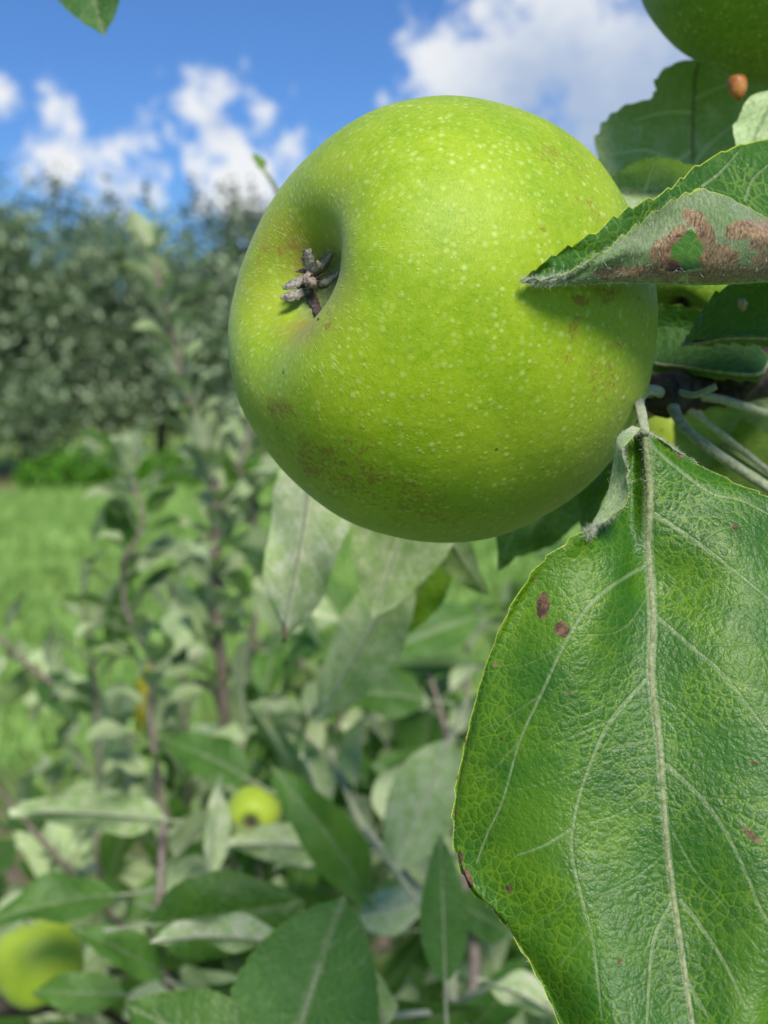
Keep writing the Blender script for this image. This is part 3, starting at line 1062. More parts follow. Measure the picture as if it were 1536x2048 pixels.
def loft_leaf(Gd, nu, nv, mid_col, mat, label, veins=(), spots=(), hole=None, serr=(0, 0), flip=False, hair=None, vein_w=4.5, petiole=None, rib=(.0006, .0003), rib_range=(0, 1), rib_side=1,
              mask_cols=None, edge_px=6.0, parent=None, ripple=0.0):
    Gd = np.asarray(Gd, float)
    g = loft(Gd, nu, nv)
    # saw-tooth margin
    if serr[0]:
        for side in (0, -1):
            e = g[:, side]
            inn = g[:, 3] if side == 0 else g[:, -4]
            dirv = e - inn
            dirv /= np.linalg.norm(dirv[:, :2], axis=1, keepdims=True) + 1e-6
            arcl = np.concatenate([[0], np.cumsum(np.linalg.norm(np.diff(e[:, :2], axis=0), axis=1))])
            warp = arcl + 9 * np.sin(arcl / 53.0) + 6 * np.sin(arcl / 21.0 + 1)
            saw = (warp / serr[1]) % 1.0
            saw = np.where(saw < .8, saw / .8, (1 - saw) / .2)
            amp = serr[0] * (saw - .5) * (.7 + .5 * np.sin(arcl / 140.0))
            cols = range(0, 8)
            for c in cols:
                wgt = (1 - c / 8) ** 2
                j = c if side == 0 else nv - c
                g[:, j, :2] += dirv[:, :2] * amp[:, None] * wgt
    if ripple:
        tt = np.linspace(0, 1, nu + 1)[:, None]
        ss = np.linspace(-1, 1, nv + 1)[None]
        g[:, :, 2] += ripple * (np.sin(tt * 17 + ss * 4) * np.sin(ss * 5 + 1) + .6 * np.sin(tt * 31 - ss * 9)) * (0.2 + np.abs(ss))
    w3 = PA(g)
    v = w3.reshape(-1, 3)
    xy = g.reshape(-1, 3)[:, :2]
    f = grid_faces(nu + 1, nv + 1)
    if flip:
        f = f[:, ::-1]
    col = np.tile(np.linspace(0, Gd.shape[1] - 1, nv + 1), nu + 1)
    vein = np.zeros(len(v))
    okc = np.ones(len(v), bool) if mask_cols is None else (col >= mask_cols[0]) & (col <= mask_cols[1])
    for vp in veins:
        vw_ = 1.0
        if isinstance(vp, tuple):
            vp, vw_ = vp
        vp = catmull(np.asarray(vp, float), 40)
        d, par = poly_dist(xy, vp)
        wv = vein_w * vw_ * (1.0 - .55 * par)
        vein = np.maximum(vein, np.clip(1.25 - d / wv, 0, 1) * okc * (.5 if vw_ < .9 else 1.0))
    spot = blob_mask(xy, [s[:6] for s in spots]) if len(spots) else np.zeros(len(v))
    # distance to margin in px along the row
    gx = g[:, :, :2]
    e0 = np.linalg.norm(gx - gx[:, :1], axis=2)
    e1 = np.linalg.norm(gx - gx[:, -1:], axis=2)
    edge = np.clip(1.15 - np.minimum(e0, e1) / edge_px, 0, 1).reshape(-1)
    if hole is not None:
        hp, c0, c1 = hole
        cen = v[f].mean(1)
        cxy = proj(cen)[:, :2]
        jit = RNG.normal(0, 1.0, cxy.shape)
        fc = col[f].mean(1)
        kill = in_poly(cxy + jit, hp) & (fc > c0) & (fc < c1)
        f = f[~kill]
    parts = [(v, [f], 0)]
    if hair is not None:
        # normals
        du = np.gradient(w3, axis=0)
        dv = np.gradient(w3, axis=1)
        nn = np.cross(du, dv)
        nn /= np.linalg.norm(nn, axis=2, keepdims=True) + 1e-12
        nn = nn.reshape(-1, 3)
        used = np.unique(f)
        for (count, region, sgn, ln, wd, spread) in hair:
            k = region(col[used], np.repeat(np.linspace(0, 1, nu + 1), nv + 1)[used], edge[used], vein[used])
            pool = used[k]
            if not len(pool):
                continue
            ix = pool[RNG.integers(0, len(pool), count)]
            hv, hf = hairs(v[ix], nn[ix] * sgn, ln, wd, spread)
            parts.append((hv, hf, 1))
    V, fs, fm = merge(parts)
    pad = len(V) - len(v)
    z = np.zeros(pad)
    o = add_obj('leaf', V, fs, [mat, HAIR], parent or near, attrs={'vein': np.concatenate([vein, z]), 'edge': np.concatenate([edge, z]), 'spot': np.concatenate([spot, z])}, fmat=fm)
    if label:
        o['label'] = label
    # midrib
    jm = int(round(mid_col / (Gd.shape[1] - 1) * nv))
    i0, i1 = int(rib_range[0] * nu), int(rib_range[1] * nu)
    line = w3[i0:i1 + 1:4, jm]
    rr = np.linspace(rib[0], rib[1], len(line))
    view = (CAM - line)
    view /= np.linalg.norm(view, axis=1, keepdims=True)
    tv, tq, tc = tube_np(line - view * (rr[:, None] * .6), rr, 10, None, .05)
    ps = [(tv, [tq, tc], 0)]
    if hair is not None:
        k = RNG.integers(0, len(tv) - 2, 1300)
        ctrl = np.repeat(line, 10, 0)
        hv, hf = hairs(tv[k], (tv[k] - ctrl[np.minimum(k, len(ctrl) - 1)]) / rr.max(), .0006, .000018, .6)
        ps.append((hv, hf, 1))
    V, fs, fm = merge(ps)
    add_obj('midrib', V, fs, [RIB, HAIR], o, fmat=fm)
    if petiole is not None:
        pv, pq, pc = tube_np([P(*p) for p in petiole[0]], petiole[1], 10, 24, .03)
        add_obj('petiole', *merge([(pv, [pq, pc], 0)])[:2], [STALK], o)
    return o


# --- the big leaf in front, lower right
def st(E, F_, A, M, B_, R_, d):
    return [(*E, d[0]), (*F_, d[1]), (*A, d[2]), (*M, d[3]), (*B_, d[4]), (*R_, d[5])]


BIG = [
    st((1284, 857), (1264, 851), (1276, 855), (1289, 860), (1295, 863), (1301, 866), (.1765, .1775, .1785, .1775, .1780, .1785)),
    st((1246, 897), (1235, 876), (1264, 885), (1293, 905), (1324, 898), (1356, 903), (.1705, .1755, .1805, .1775, .1785, .1800)),
    st((1255, 950), (1224, 938), (1262, 952), (1299, 965), (1355, 945), (1424, 943), (.1695, .1745, .1800, .1770, .1775, .1800)),
    st((1251, 1003), (1211, 997), (1257, 1018), (1299, 1035), (1388, 1005), (1492, 974), (.1695, .1735, .1785, .1765, .1765, .1795)),
    st((1214, 1042), (1186, 1046), (1243, 1075), (1296, 1105), (1430, 1070), (1575, 1012), (.1700, .1725, .1755, .1760, .1745, .1785)),
    st((1166, 1062), (1178, 1083), (1234, 1132), (1301, 1175), (1470, 1150), (1660, 1085), (.1705, .1715, .1725, .1750, .1725, .1770)),
    st((1073, 1134), (1098, 1158), (1200, 1212), (1306, 1245), (1510, 1240), (1750, 1180), (.1715, .1710, .1695, .1720, .1690, .1745)),
    st((999, 1258), (1027, 1274), (1155, 1322), (1302, 1352), (1535, 1365), (1800, 1340), (.1720, .1710, .1675, .1690, .1655, .1715)),
    st((944, 1425), (974, 1434), (1116, 1472), (1319, 1495), (1550, 1510), (1810, 1500), (.1725, .1712, .1660, .1660, .1620, .1685)),
    st((905, 1630), (936, 1632), (1112, 1642), (1330, 1645), (1560, 1655), (1795, 1665), (.1720, .1705, .1640, .1630, .1590, .1650)),
    st((930, 1760), (960, 1757), (1142, 1772), (1346, 1790), (1560, 1812), (1760, 1835), (.1690, .1675, .1610, .1605, .1565, .1620)),
    st((1010, 1850), (1034, 1851), (1184, 1880), (1363, 1902), (1545, 1932), (1705, 1965), (.1655, .1640, .1580, .1580, .1540, .1590)),
    st((1081, 1966), (1102, 1968), (1224, 2002), (1381, 2025), (1520, 2055), (1635, 2085), (.1620, .1605, .1545, .1550, .1515, .1560)),
    st((1165, 2120), (1185, 2122), (1275, 2132), (1399, 2145), (1490, 2165), (1560, 2185), (.1570, .1560, .1510, .1515, .1490, .1520)),
    st((1395, 2290), (1402, 2292), (1415, 2296), (1430, 2300), (1440, 2300), (1450, 2300), (.148, .148, .148, .148, .148, .148)),
]
BIG_VEINS = [
    [(1292, 1128), (1190, 1198), (1130, 1288), (1082, 1390), (1040, 1482), (1006, 1600), (976, 1665), (950, 1735)],
    [(1300, 1350), (1222, 1440), (1180, 1530), (1152, 1620), (1144, 1700), (1160, 1780), (1188, 1890), (1204, 2040)],
    [(1345, 1800), (1305, 1890), (1292, 2060)], [(1298, 952), (1255, 966)],
    [(1148, 1655), (1090, 1690), (1030, 1712)],
    [(1310, 1028), (1400, 1088), (1470, 1142), (1545, 1205)], [(1310, 1230), (1382, 1292), (1450, 1352), (1512, 1432), (1560, 1500)],
    [(1335, 1530), (1400, 1592), (1450, 1660), (1490, 1740), (1520, 1812), (1560, 1880)], [(1362, 1800), (1402, 1852), (1452, 1930), (1490, 2010)],
    [(1292, 880), (1340, 925), (1420, 985), (1480, 1000), (1540, 1030)], [(1375, 1960), (1420, 2040)],
    ([(1302, 1385), (1360, 1420), (1440, 1500)], .7),
    ([(1190, 1198), (1120, 1212), (1050, 1195)], .85), ([(1130, 1288), (1062, 1325), (990, 1345)], .85), ([(1082, 1390), (1012, 1436), (945, 1470)], .85), ([(1040, 1482), (985, 1540), (915, 1590)], .85),
    ([(1222, 1440), (1150, 1470), (1085, 1500)], .8), ([(1180, 1530), (1110, 1560), (1030, 1580)], .8), ([(1160, 1780), (1100, 1830), (1040, 1870)], .8), ([(1180, 1860), (1130, 1920), (1085, 1960)], .8),
    ([(1298, 1190), (1240, 1260), (1150, 1270)], .75), ([(1320, 1560), (1250, 1620), (1160, 1650)], .8), ([(1340, 1700), (1260, 1760), (1170, 1800)], .8),
    ([(1400, 1088), (1440, 1060), (1500, 1050)], .75), ([(1382, 1292), (1450, 1290), (1530, 1290)], .8), ([(1450, 1352), (1500, 1370), (1560, 1372)], .75), ([(1400, 1592), (1470, 1600), (1540, 1590)], .8),
    ([(1450, 1660), (1500, 1690), (1560, 1700)], .75), ([(1335, 1640), (1390, 1740), (1440, 1800), (1520, 1900)], .85),
    ([(1290, 866), (1297, 950), (1296, 1080), (1305, 1240), (1302, 1350), (1319, 1495), (1330, 1645), (1346, 1790), (1363, 1902), (1381, 2025), (1399, 2145)], 3.0),
]
BIG_SPOTS = [(1086, 1211, 12, 24, 5, 1.5), (1124, 1259, 14, 15, 0, 1.6), (1470, 1055, 9, 7, 0, .9), (1500, 1668, 30, 8, 45, .7), (1239, 1923, 5, 9, 20, .8), (990, 1330, 6, 5, 0, .9),
             (935, 1755, 9, 22, -20, 1.1), (921, 1712, 5, 14, -10, 1.0), (912, 1625, 4, 5, 0, 1), (914, 1555, 5, 6, 0, 1), (985, 1270, 6, 22, 15, 1.1), (1017, 1777, 10, 7, 30, .7), (1072, 1160, 7, 3, -40, .8),
             (930, 1480, 4, 8, 0, .8), (1140, 1385, 6, 5, 0, .5), (1003, 1478, 4, 4, 0, .7), (1510, 1525, 14, 8, 0, .5), (1360, 915, 8, 4, 20, .9)]
loft_leaf(BIG, 520, 360, 3, LEAF_BIG, 'big quilted green leaf in front with two brown spots and one lobe rolled over', BIG_VEINS, BIG_SPOTS, None, (7, 62), True,
          hair=[(4500, lambda c, t, e, ve: (c < 1.02) & (t < .36), 1, .0009, .000016, .5), (1500, lambda c, t, e, ve: (c > 4.6) & (t < .35) & (e > .2), -1, .0008, .000016, .8),
                (3000, lambda c, t, e, ve: (c > 1.2) & (ve > .5), -1, .0004, .000010, 1.0), (1200, lambda c, t, e, ve: (c > 1.2), -1, .0004, .000008, 1.2),
                (900, lambda c, t, e, ve: (t > .36) & (e > .3), -1, .0005, .000014, 1.0)],
          vein_w=5.0, petiole=([(1290, 866, .177), (1284, 830, .182), (1279, 800, .192), (1300, 780, .215), (1326, 786, .228)], [.0007, .0008, .0008, .0009, .0012]),
          rib=(.00062, .00030), mask_cols=(1.05, 9), edge_px=6.5, ripple=.0005)

# --- folded leaf with browned underside, right
CURL = [
    [(1044, 561, .1640)] * 5,
    [(1085, 525, .1650), (1088, 543, .1652), (1095, 566, .1640), (1096, 562, .1634), (1097, 556, .1630)],
    [(1120, 503, .1665), (1126, 530, .1668), (1140, 565, .1645), (1141, 554, .1632), (1142, 541, .1626)],
    [(1182, 468, .1705), (1190, 512, .1708), (1205, 562, .1658), (1205, 532, .1630), (1204, 504, .1622)],
    [(1246, 422, .1745), (1258, 490, .1745), (1282, 561, .1675), (1278, 508, .1632), (1266, 455, .1625)],
    [(1330, 382, .1815), (1345, 465, .1790), (1370, 563, .1700), (1366, 484, .1635), (1346, 400, .1632)],
    [(1402, 326, .1875), (1430, 438, .1835), (1452, 562, .1725), (1448, 476, .1650), (1410, 379, .1655)],
    [(1500, 284, .1950), (1515, 415, .1885), (1540, 556, .1760), (1535, 486, .1680), (1492, 412, .1695)],
    [(1600, 285, .2000), (1615, 415, .1930), (1640, 548, .1810), (1630, 500, .1730), (1585, 462, .1750)],
    [(1700, 350, .2040), (1712, 430, .1990), (1725, 545, .1900), (1715, 520, .1850), (1690, 500, .1860)],
    [(1790, 520, .2000)] * 5,
]
CURL_SPOTS = [(1225, 545, 38, 18, -5, 1.0), (1290, 545, 60, 16, 0, 1.1), (1335, 540, 34, 26, 10, 1.1), (1322, 505, 22, 34, 20, .9), (1350, 470, 34, 14, -40, .9), (1390, 438, 34, 18, 20, .9),
              (1412, 470, 20, 40, -15, 1.0), (1440, 520, 40, 34, 10, 1.2), (1500, 545, 60, 14, 0, 1.2), (1480, 460, 34, 22, -20, .9), (1520, 470, 30, 40, 0, .8), (1425, 550, 60, 14, 0, 1.1), (1540, 520, 40, 20, 0, .9)]
HOLE = [(1322, 512), (1345, 475), (1382, 458), (1404, 478), (1412, 510), (1404, 535), (1375, 540), (1335, 546)]
loft_leaf(CURL, 420, 260, 2, LEAF_CURL, 'leaf folded like a trough with grey felted underside, brown scorched patches and a hole',
          [[(1405, 372), (1440, 345), (1475, 305)], [(1490, 400), (1505, 360), (1536, 330)]], CURL_SPOTS, (HOLE, 2.1, 4.0), (8, 44), False,
          hair=[(6000, lambda c, t, e, ve: (c > 2.0), -1, .0009, .000016, 1.0), (2500, lambda c, t, e, ve: (np.abs(c - 2) < .12), -1, .0011, .000016, 1.0), (1500, lambda c, t, e, ve: (c > 3.7), -1, .0008, .000015, 1.0)],
          rib=(.0003, .0007), rib_side=-1, mask_cols=(0, 1.9), edge_px=8.0, petiole=([(1785, 520, .2), (1760, 640, .23), (1660, 730, .3), (1655, 732, .33)], [.0008, .0009, .001, .001]), ripple=.0006)

# --- grey green leaf behind, upper right (underside)
LA = []
for (lx, ly), (mx_, my), (rx, ry) in [((1300, 440), (1385, 470), (1470, 470)), ((1215, 360), (1386, 410), (1530, 430)), ((1190, 298), (1386, 340), (1570, 370)), ((1204, 248), (1385, 280), (1580, 300)),
                                      ((1248, 212), (1386, 230), (1580, 235)), ((1304, 194), (1387, 200), (1560, 180)), ((1312, 156), (1389, 165), (1520, 140)), ((1348, 126), (1392, 140), (1470, 120)), ((1396, 118), (1400, 116), (1410, 112))]:
    LA.append([(lx, ly, .272), ((lx * .55 + mx_ * .45), (ly * .55 + my * .45), .278), (mx_, my, .284), (rx * .5 + mx_ * .5, ry * .5 + my * .5, .280), (rx, ry, .274)])
loft_leaf(LA, 220, 140, 2, LEAF_MID, 'grey green leaf underside against the cloud at upper right with scalloped margin',
          [[(1386, 300), (1350, 320), (1290, 300), (1220, 310)], [(1386, 225), (1330, 225), (1270, 240)], [(1386, 330), (1420, 290), (1480, 240)], [(1388, 200), (1430, 180), (1490, 160)]],
          (), None, (7, 34), True, rib=(.0006, .0003), vein_w=6, petiole=([(1385, 468, .284), (1400, 600, .270), (1370, 730, .245), (1345, 785, .232)], [.0008] * 4), edge_px=3)

LB = [[(1200, 372, .232)] * 5,
      [(1236, 345, .229), (1240, 360, .230), (1246, 385, .231), (1246, 395, .230), (1248, 405, .229)],
      [(1262, 328, .226), (1268, 350, .229), (1276, 385, .231), (1278, 402, .229), (1280, 420, .227)],
      [(1312, 313, .224), (1316, 345, .228), (1322, 385, .231), (1325, 415, .228), (1328, 445, .226)],
      [(1372, 326, .224), (1376, 352, .229), (1380, 385, .232), (1384, 420, .229), (1388, 455, .227)],
      [(1430, 345, .227), (1440, 365, .231), (1450, 390, .235), (1450, 420, .232), (1450, 450, .230)], [(1520, 420, .24)] * 5]
loft_leaf(LB, 160, 100, 2, LEAF_MID, 'small pale green leaf tucked between the apple and the folded leaf', [[(1290, 385), (1300, 350), (1310, 325)], [(1340, 385), (1355, 350)]], (), None, (6, 30), True,
          rib=(.0003, .0005), petiole=([(1518, 420, .24), (1500, 600, .25), (1420, 740, .245), (1345, 785, .232)], [.0007] * 4), edge_px=5)

# --- dark blue green leaf at right edge with a pale seed stuck to it
LC = [[(1364, 690, .213)] * 5,
      [(1392, 640, .209), (1396, 655, .208), (1404, 676, .207), (1410, 684, .2065), (1416, 692, .209)],
      [(1424, 592, .206), (1430, 625, .205), (1440, 668, .2035), (1444, 676, .2030), (1450, 688, .207)],
      [(1470, 566, .204), (1478, 610, .203), (1490, 664, .2015), (1494, 674, .2010), (1500, 690, .206)],
      [(1530, 560, .203), (1540, 610, .202), (1552, 664, .2005), (1556, 676, .2000), (1560, 692, .205)],
      [(1620, 560, .205), (1630, 610, .203), (1640, 664, .202), (1644, 680, .202), (1648, 700, .207)], [(1720, 650, .215)] * 5]
lc = loft_leaf(LC, 200, 120, 3, LEAF_SHADE, 'dark blue green toothed leaf at the right edge with a pale seed stuck on it', (), ((1400, 683, 20, 5, 0, .7),), None, (8, 36), False,
               rib=(.0003, .0005), rib_side=-1, petiole=([(1716, 650, .215), (1690, 700, .26), (1660, 730, .33)], [.0008] * 3), edge_px=3)
v, q, c = tube_np([P(1478, 600, .2015), P(1484, 606, .2010), P(1486, 614, .2012), P(1487, 624, .2020)], [.0003, .0009, .0007, .0001], 10, 12)
so = add_obj('seed', *merge([(v, [q, c], 0)])[:2], [simple_mat('pale_seed', (.22, .17, .15), (.5, .45, .42), 900)])
tag(so, 'tiny pale brown seed stuck on the dark blue green leaf at the right edge', 'seed')

LD = [[(1270, 690, .236)] * 5,
      [(1300, 620, .234), (1302, 665, .236), (1305, 712, .233), (1306, 725, .231), (1308, 742, .233)],
      [(1350, 610, .232), (1352, 660, .234), (1358, 720, .230), (1360, 732, .229), (1362, 750, .231)],
      [(1420, 625, .230), (1424, 670, .232), (1430, 728, .228), (1432, 742, .227), (1436, 757, .230)],
      [(1480, 650, .230), (1484, 690, .231), (1488, 735, .228), (1490, 748, .227), (1492, 762, .230)],
      [(1518, 690, .232), (1520, 712, .231), (1521, 735, .229), (1522, 745, .229), (1522, 758, .231)], [(1540, 720, .235)] * 5]
loft_leaf(LD, 140, 90, 3, LEAF_SHADE, 'dark green leaf lying under the seed bearing leaf, its lower rim turned under', (), (), None, (5, 40), False, rib=(.0003, .0004), rib_side=-1,
          petiole=([(1538, 722, .235), (1560, 745, .26)], [.0008] * 2), edge_px=4)


# ------------------------------------------------------------------ ordinary leaves
def leaf_shape(L, W, fold=.35, curl=.5, wave=.06, twist=0.0, petl=.3, seed=0, nu=22, nv=12, point=.5, serr=.02, side_roll=0.0):
    """leaf along +Y, upper face +Z, base at origin; V-fold, lengthwise curl, wavy rim; returns verts, faces, fmat, attrs"""
    rg = np.random.default_rng(seed)
    t = np.linspace(0, 1, nu + 1)
    s = np.linspace(-1, 1, nv + 1)
    prof = np.sin(np.pi * t ** .82) ** .8 * (1 - .18 * t)
    prof = np.maximum(prof, 0.015)
    prof[-3:] *= [.85, .6, .25]
    ph = rg.uniform(0, 6.28, 4)
    ang = -curl * t ** 1.3                                # droop
    cy = np.concatenate([[0], np.cumsum(np.cos(ang[:-1]) / nu)]) * L
    cz = np.concatenate([[0], np.cumsum(np.sin(ang[:-1]) / nu)]) * L
    V = np.zeros((nu + 1, nv + 1, 3))
    for i in range(nu + 1):
        hw = prof[i] * W * .5 * (1 + serr * math.sin(i * 2.4))
        tw = twist * t[i]
        a = np.abs(s)
        fa = fold * (1 - .35 * a)
        x = s * hw * np.cos(fa) * (1 - side_roll * .25 * a ** 2)
        z = a * hw * np.sin(fa) - side_roll * hw * a ** 2.5
        z = z + wave * L * a ** 1.5 * (np.sin(t[i] * 8 + ph[0] + np.where(s > 0, 1.7, 0)) * .7 + .5 * np.sin(t[i] * 15 + ph[1] - s * 2))
        xx = x * math.cos(tw) - z * math.sin(tw)
        zz = x * math.sin(tw) + z * math.cos(tw)
        V[i, :, 0] = xx
        V[i, :, 1] = cy[i] - zz * math.sin(ang[i])
        V[i, :, 2] = cz[i] + zz * math.cos(ang[i])
    v = V.reshape(-1, 3)
    f = grid_faces(nu + 1, nv + 1)
    S = np.tile(np.abs(s), nu + 1)
    T = np.repeat(t, nv + 1)
    vein = np.clip(1.1 - S * np.repeat(prof, nv + 1) / .07, 0, 1)
    k = (T - .35 * S * .5) * 7
    lat = np.abs(k - np.round(k))
    vein = np.maximum(vein, np.clip(1 - lat / .16, 0, 1) * .65 * (S < .9))
    edge = np.where(S > .99, 1.0, 0.0) * .9
    pv, pq, pc = tube_np([(0, -petl * L, petl * L * .12), (0, -petl * L * .5, petl * L * .02), (0, 0, -.002 * L), (0, cy[nu // 2], cz[nu // 2] - .004 * L), (0, cy[-3], cz[-3])],
                         np.array([.016, .012, .010, .007, .003]) * L, 6, 16)
    V2, fs, fm = merge([(v, [f], 0), (pv, [pq, pc], 1)])
    z = np.zeros(len(pv))
    return V2, fs, fm, {'vein': np.concatenate([vein, z]), 'edge': np.concatenate([edge, z]), 'spot': np.zeros(len(V2))}


def px_leaf(parent, base, tip, wpx, roll, mat, label=None, fold=.35, curl=.5, wave=.05, twist=0, petl=.3, seed=0, side_roll=0.0, spots=None, res=(30, 16), name='leaf'):
    """leaf from pixel+depth base to tip; roll 0 = upper face to the camera, 180 = underside"""
    b, t = P(*base), P(*tip)
    ydir = t - b
    L = np.linalg.norm(ydir)
    ydir /= L
    dm = (base[2] + tip[2]) / 2
    W = wpx / F * dm
    z = CAM - (b + t) / 2
    z -= ydir * (z @ ydir)
    z /= np.linalg.norm(z)
    x = np.cross(ydir, z)
    c, s = math.cos(R(roll)), math.sin(R(roll))
    z2 = z * c + x * s
    x2 = np.cross(ydir, z2)
    v, fs, fm, at = leaf_shape(L, W, fold, curl, wave, twist, petl, seed, res[0], res[1], side_roll=side_roll)
    # rotate so the drooped tip still reaches the tip point
    tipl = v[(res[0]) * (res[1] + 1) + res[1] // 2]
    a = math.atan2(tipl[2], tipl[1])
    ca, sa = math.cos(-a), math.sin(-a)
    y_, z_ = v[:, 1] * ca - v[:, 2] * sa, v[:, 1] * sa + v[:, 2] * ca
    k = L / math.hypot(tipl[1], tipl[2])
    v = np.stack([v[:, 0], y_ * k, z_ * k], -1)
    wv = v @ np.stack([x2, ydir, z2], 1).T + b
    if spots:
        at['spot'] = blob_mask(proj(wv)[:, :2], spots)
    o = add_obj(name, wv, fs, [mat, STALK], parent, origin=b, attrs=at, fmat=fm)
    if label:
        o['label'] = label
    return o


NEAR_LEAVES = [
    # base, tip, width, roll, material, label, kwargs
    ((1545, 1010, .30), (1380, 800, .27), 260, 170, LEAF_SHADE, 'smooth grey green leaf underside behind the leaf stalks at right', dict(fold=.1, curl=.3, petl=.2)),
    ((1360, 835, .29), (1620, 1010, .27), 150, 200, LEAF_LIME, 'olive leaf underside above the rim of the big leaf', dict(fold=.2, curl=.2)),
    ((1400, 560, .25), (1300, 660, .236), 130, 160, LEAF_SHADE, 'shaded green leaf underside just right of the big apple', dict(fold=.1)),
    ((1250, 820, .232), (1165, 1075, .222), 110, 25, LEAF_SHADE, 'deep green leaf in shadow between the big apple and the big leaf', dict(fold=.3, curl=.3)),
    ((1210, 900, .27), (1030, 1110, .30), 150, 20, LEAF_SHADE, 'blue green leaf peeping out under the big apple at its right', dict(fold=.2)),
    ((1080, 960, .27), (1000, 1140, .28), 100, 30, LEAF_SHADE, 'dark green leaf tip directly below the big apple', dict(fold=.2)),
    ((1560, 180, .23), (1490, 330, .22), 120, 30, LEAF_PALE, 'pale blue shining leaf at the right edge below the corner apple', dict(fold=.2, petl=.2)),
    ((160, -150, .30), (208, 74, .29), 190, 14, LEAF_SHADE, 'dark leaf tip hanging into the sky at top left', dict(fold=.35, curl=.35, wave=.03)),
    ((640, 830, .30), (562, 1285, .31), 205, 200, LEAF_PALE, 'pale hanging leaf under the big apple with a brown pointed tip', dict(fold=.45, curl=.3, wave=.07, spots=[(563, 1270, 14, 30, 0, .8)])),
    ((860, 930, .31), (745, 1238, .33), 235, 172, LEAF_MID, 'grey green hanging leaf underside with pale midrib below the big apple', dict(fold=.25, curl=.5, wave=.05)),
    ((800, 1150, .36), (630, 1450, .38), 165, 195, LEAF_MID, 'yellowish hanging leaf underside with pinkish tip below the apple', dict(fold=.35, curl=.4, spots=[(640, 1430, 14, 20, 0, .3)])),
    ((900, 1080, .36), (790, 1270, .38), 120, 10, LEAF_LIME, 'lime green leaf behind the hanging leaves under the apple', dict(fold=.3, curl=.6)),
    ((890, 1060, .33), (975, 1190, .34), 90, 165, LEAF_SHADE, 'rounded leaf with dark curved rim below the apple', dict(fold=.6, curl=.7)),
]
for i, (b, t, wpx, roll, mt, lab, kw) in enumerate(NEAR_LEAVES):
    px_leaf(near, b, t, wpx, roll, mt, lab, seed=100 + i, **kw)
# stalks of leaves that hang outside the frame, and the twig that carries the hanging leaves
for pts, r_, m_ in [([(1335, 790, .228), (1420, 795, .232), (1480, 810, .236), (1600, 850, .245)], .0009, STALK),
                    ([(1338, 796, .227), (1365, 850, .222), (1430, 905, .218), (1560, 990, .215)], .0010, STALK),
                    ([(1350, 800, .229), (1400, 835, .233), (1470, 890, .24), (1560, 960, .25)], .0007, STALK),
                    ([(1340, 780, .227), (1385, 790, .222), (1420, 778, .2205), (1432, 772, .22)], .0006, STALK)]:
    v, q, c = tube_np([P(*p) for p in pts], [r_ * 1.3, r_, r_, r_], 9, 24, .04)
    add_obj('petiole', *merge([(v, [q, c], 0)])[:2], [m_], near)
v, q, c = tube_np([P(1335, 800, .228), P(1200, 850, .28), P(1000, 860, .31), P(800, 850, .32), P(640, 800, .30)], [.0022, .002, .0018, .0014, .0008], 9, 30, .04)
add_obj('branch', *merge([(v, [q, c], 0)])[:2], [SHOOT], near)
v, q, c = tube_np([P(1700, -500, .30), P(1200, -420, .31), P(600, -300, .31), P(160, -150, .30)], [.004, .003, .002, .001], 9, 30, .04)
add_obj('branch', *merge([(v, [q, c], 0)])[:2], [SHOOT], near)


# ------------------------------------------------------------------ neighbouring young trees below
VARI = []
for k in range(10):
    rg = np.random.default_rng(200 + k)
    VARI.append(leaf_shape(1.0, rg.uniform(.42, .66), rg.uniform(.15, .85), rg.uniform(.1, 1.5), rg.uniform(.02, .09), rg.uniform(-.8, .8), .3, 300 + k, 14, 8))
LMESH = {}


def leaf_mesh(k, mat, key):
    if (k, key) not in LMESH:
        v, fs, fm, at = VARI[k]
        LMESH[(k, key)] = mesh_np('leaf', v, fs, [mat, STALK], at, fmat=fm)
    return LMESH[(k, key)]


def put_leaf(parent, base, ydir, zdir, L, k, mat, key):
    o = bpy.data.objects.new('leaf', leaf_mesh(k, mat, key))
    COL.objects.link(o)
    y = np.asarray(ydir, float)
    y /= np.linalg.norm(y)
    z = np.asarray(zdir, float)
    z = z - y * (z @ y)
    z /= np.linalg.norm(z)
    x = np.cross(y, z)
    b = np.asarray(base) + y * L * .3
    M = Matrix(((x[0] * L, y[0] * L, z[0] * L, 0), (x[1] * L, y[1] * L, z[1] * L, 0), (x[2] * L, y[2] * L, z[2] * L, 0), (0, 0, 0, 1)))
    M.translation = Vector(b - ORIGIN[parent.name])
    o.parent = parent
    o.matrix_basis = M
    ORIGIN[o.name] = b
    return o


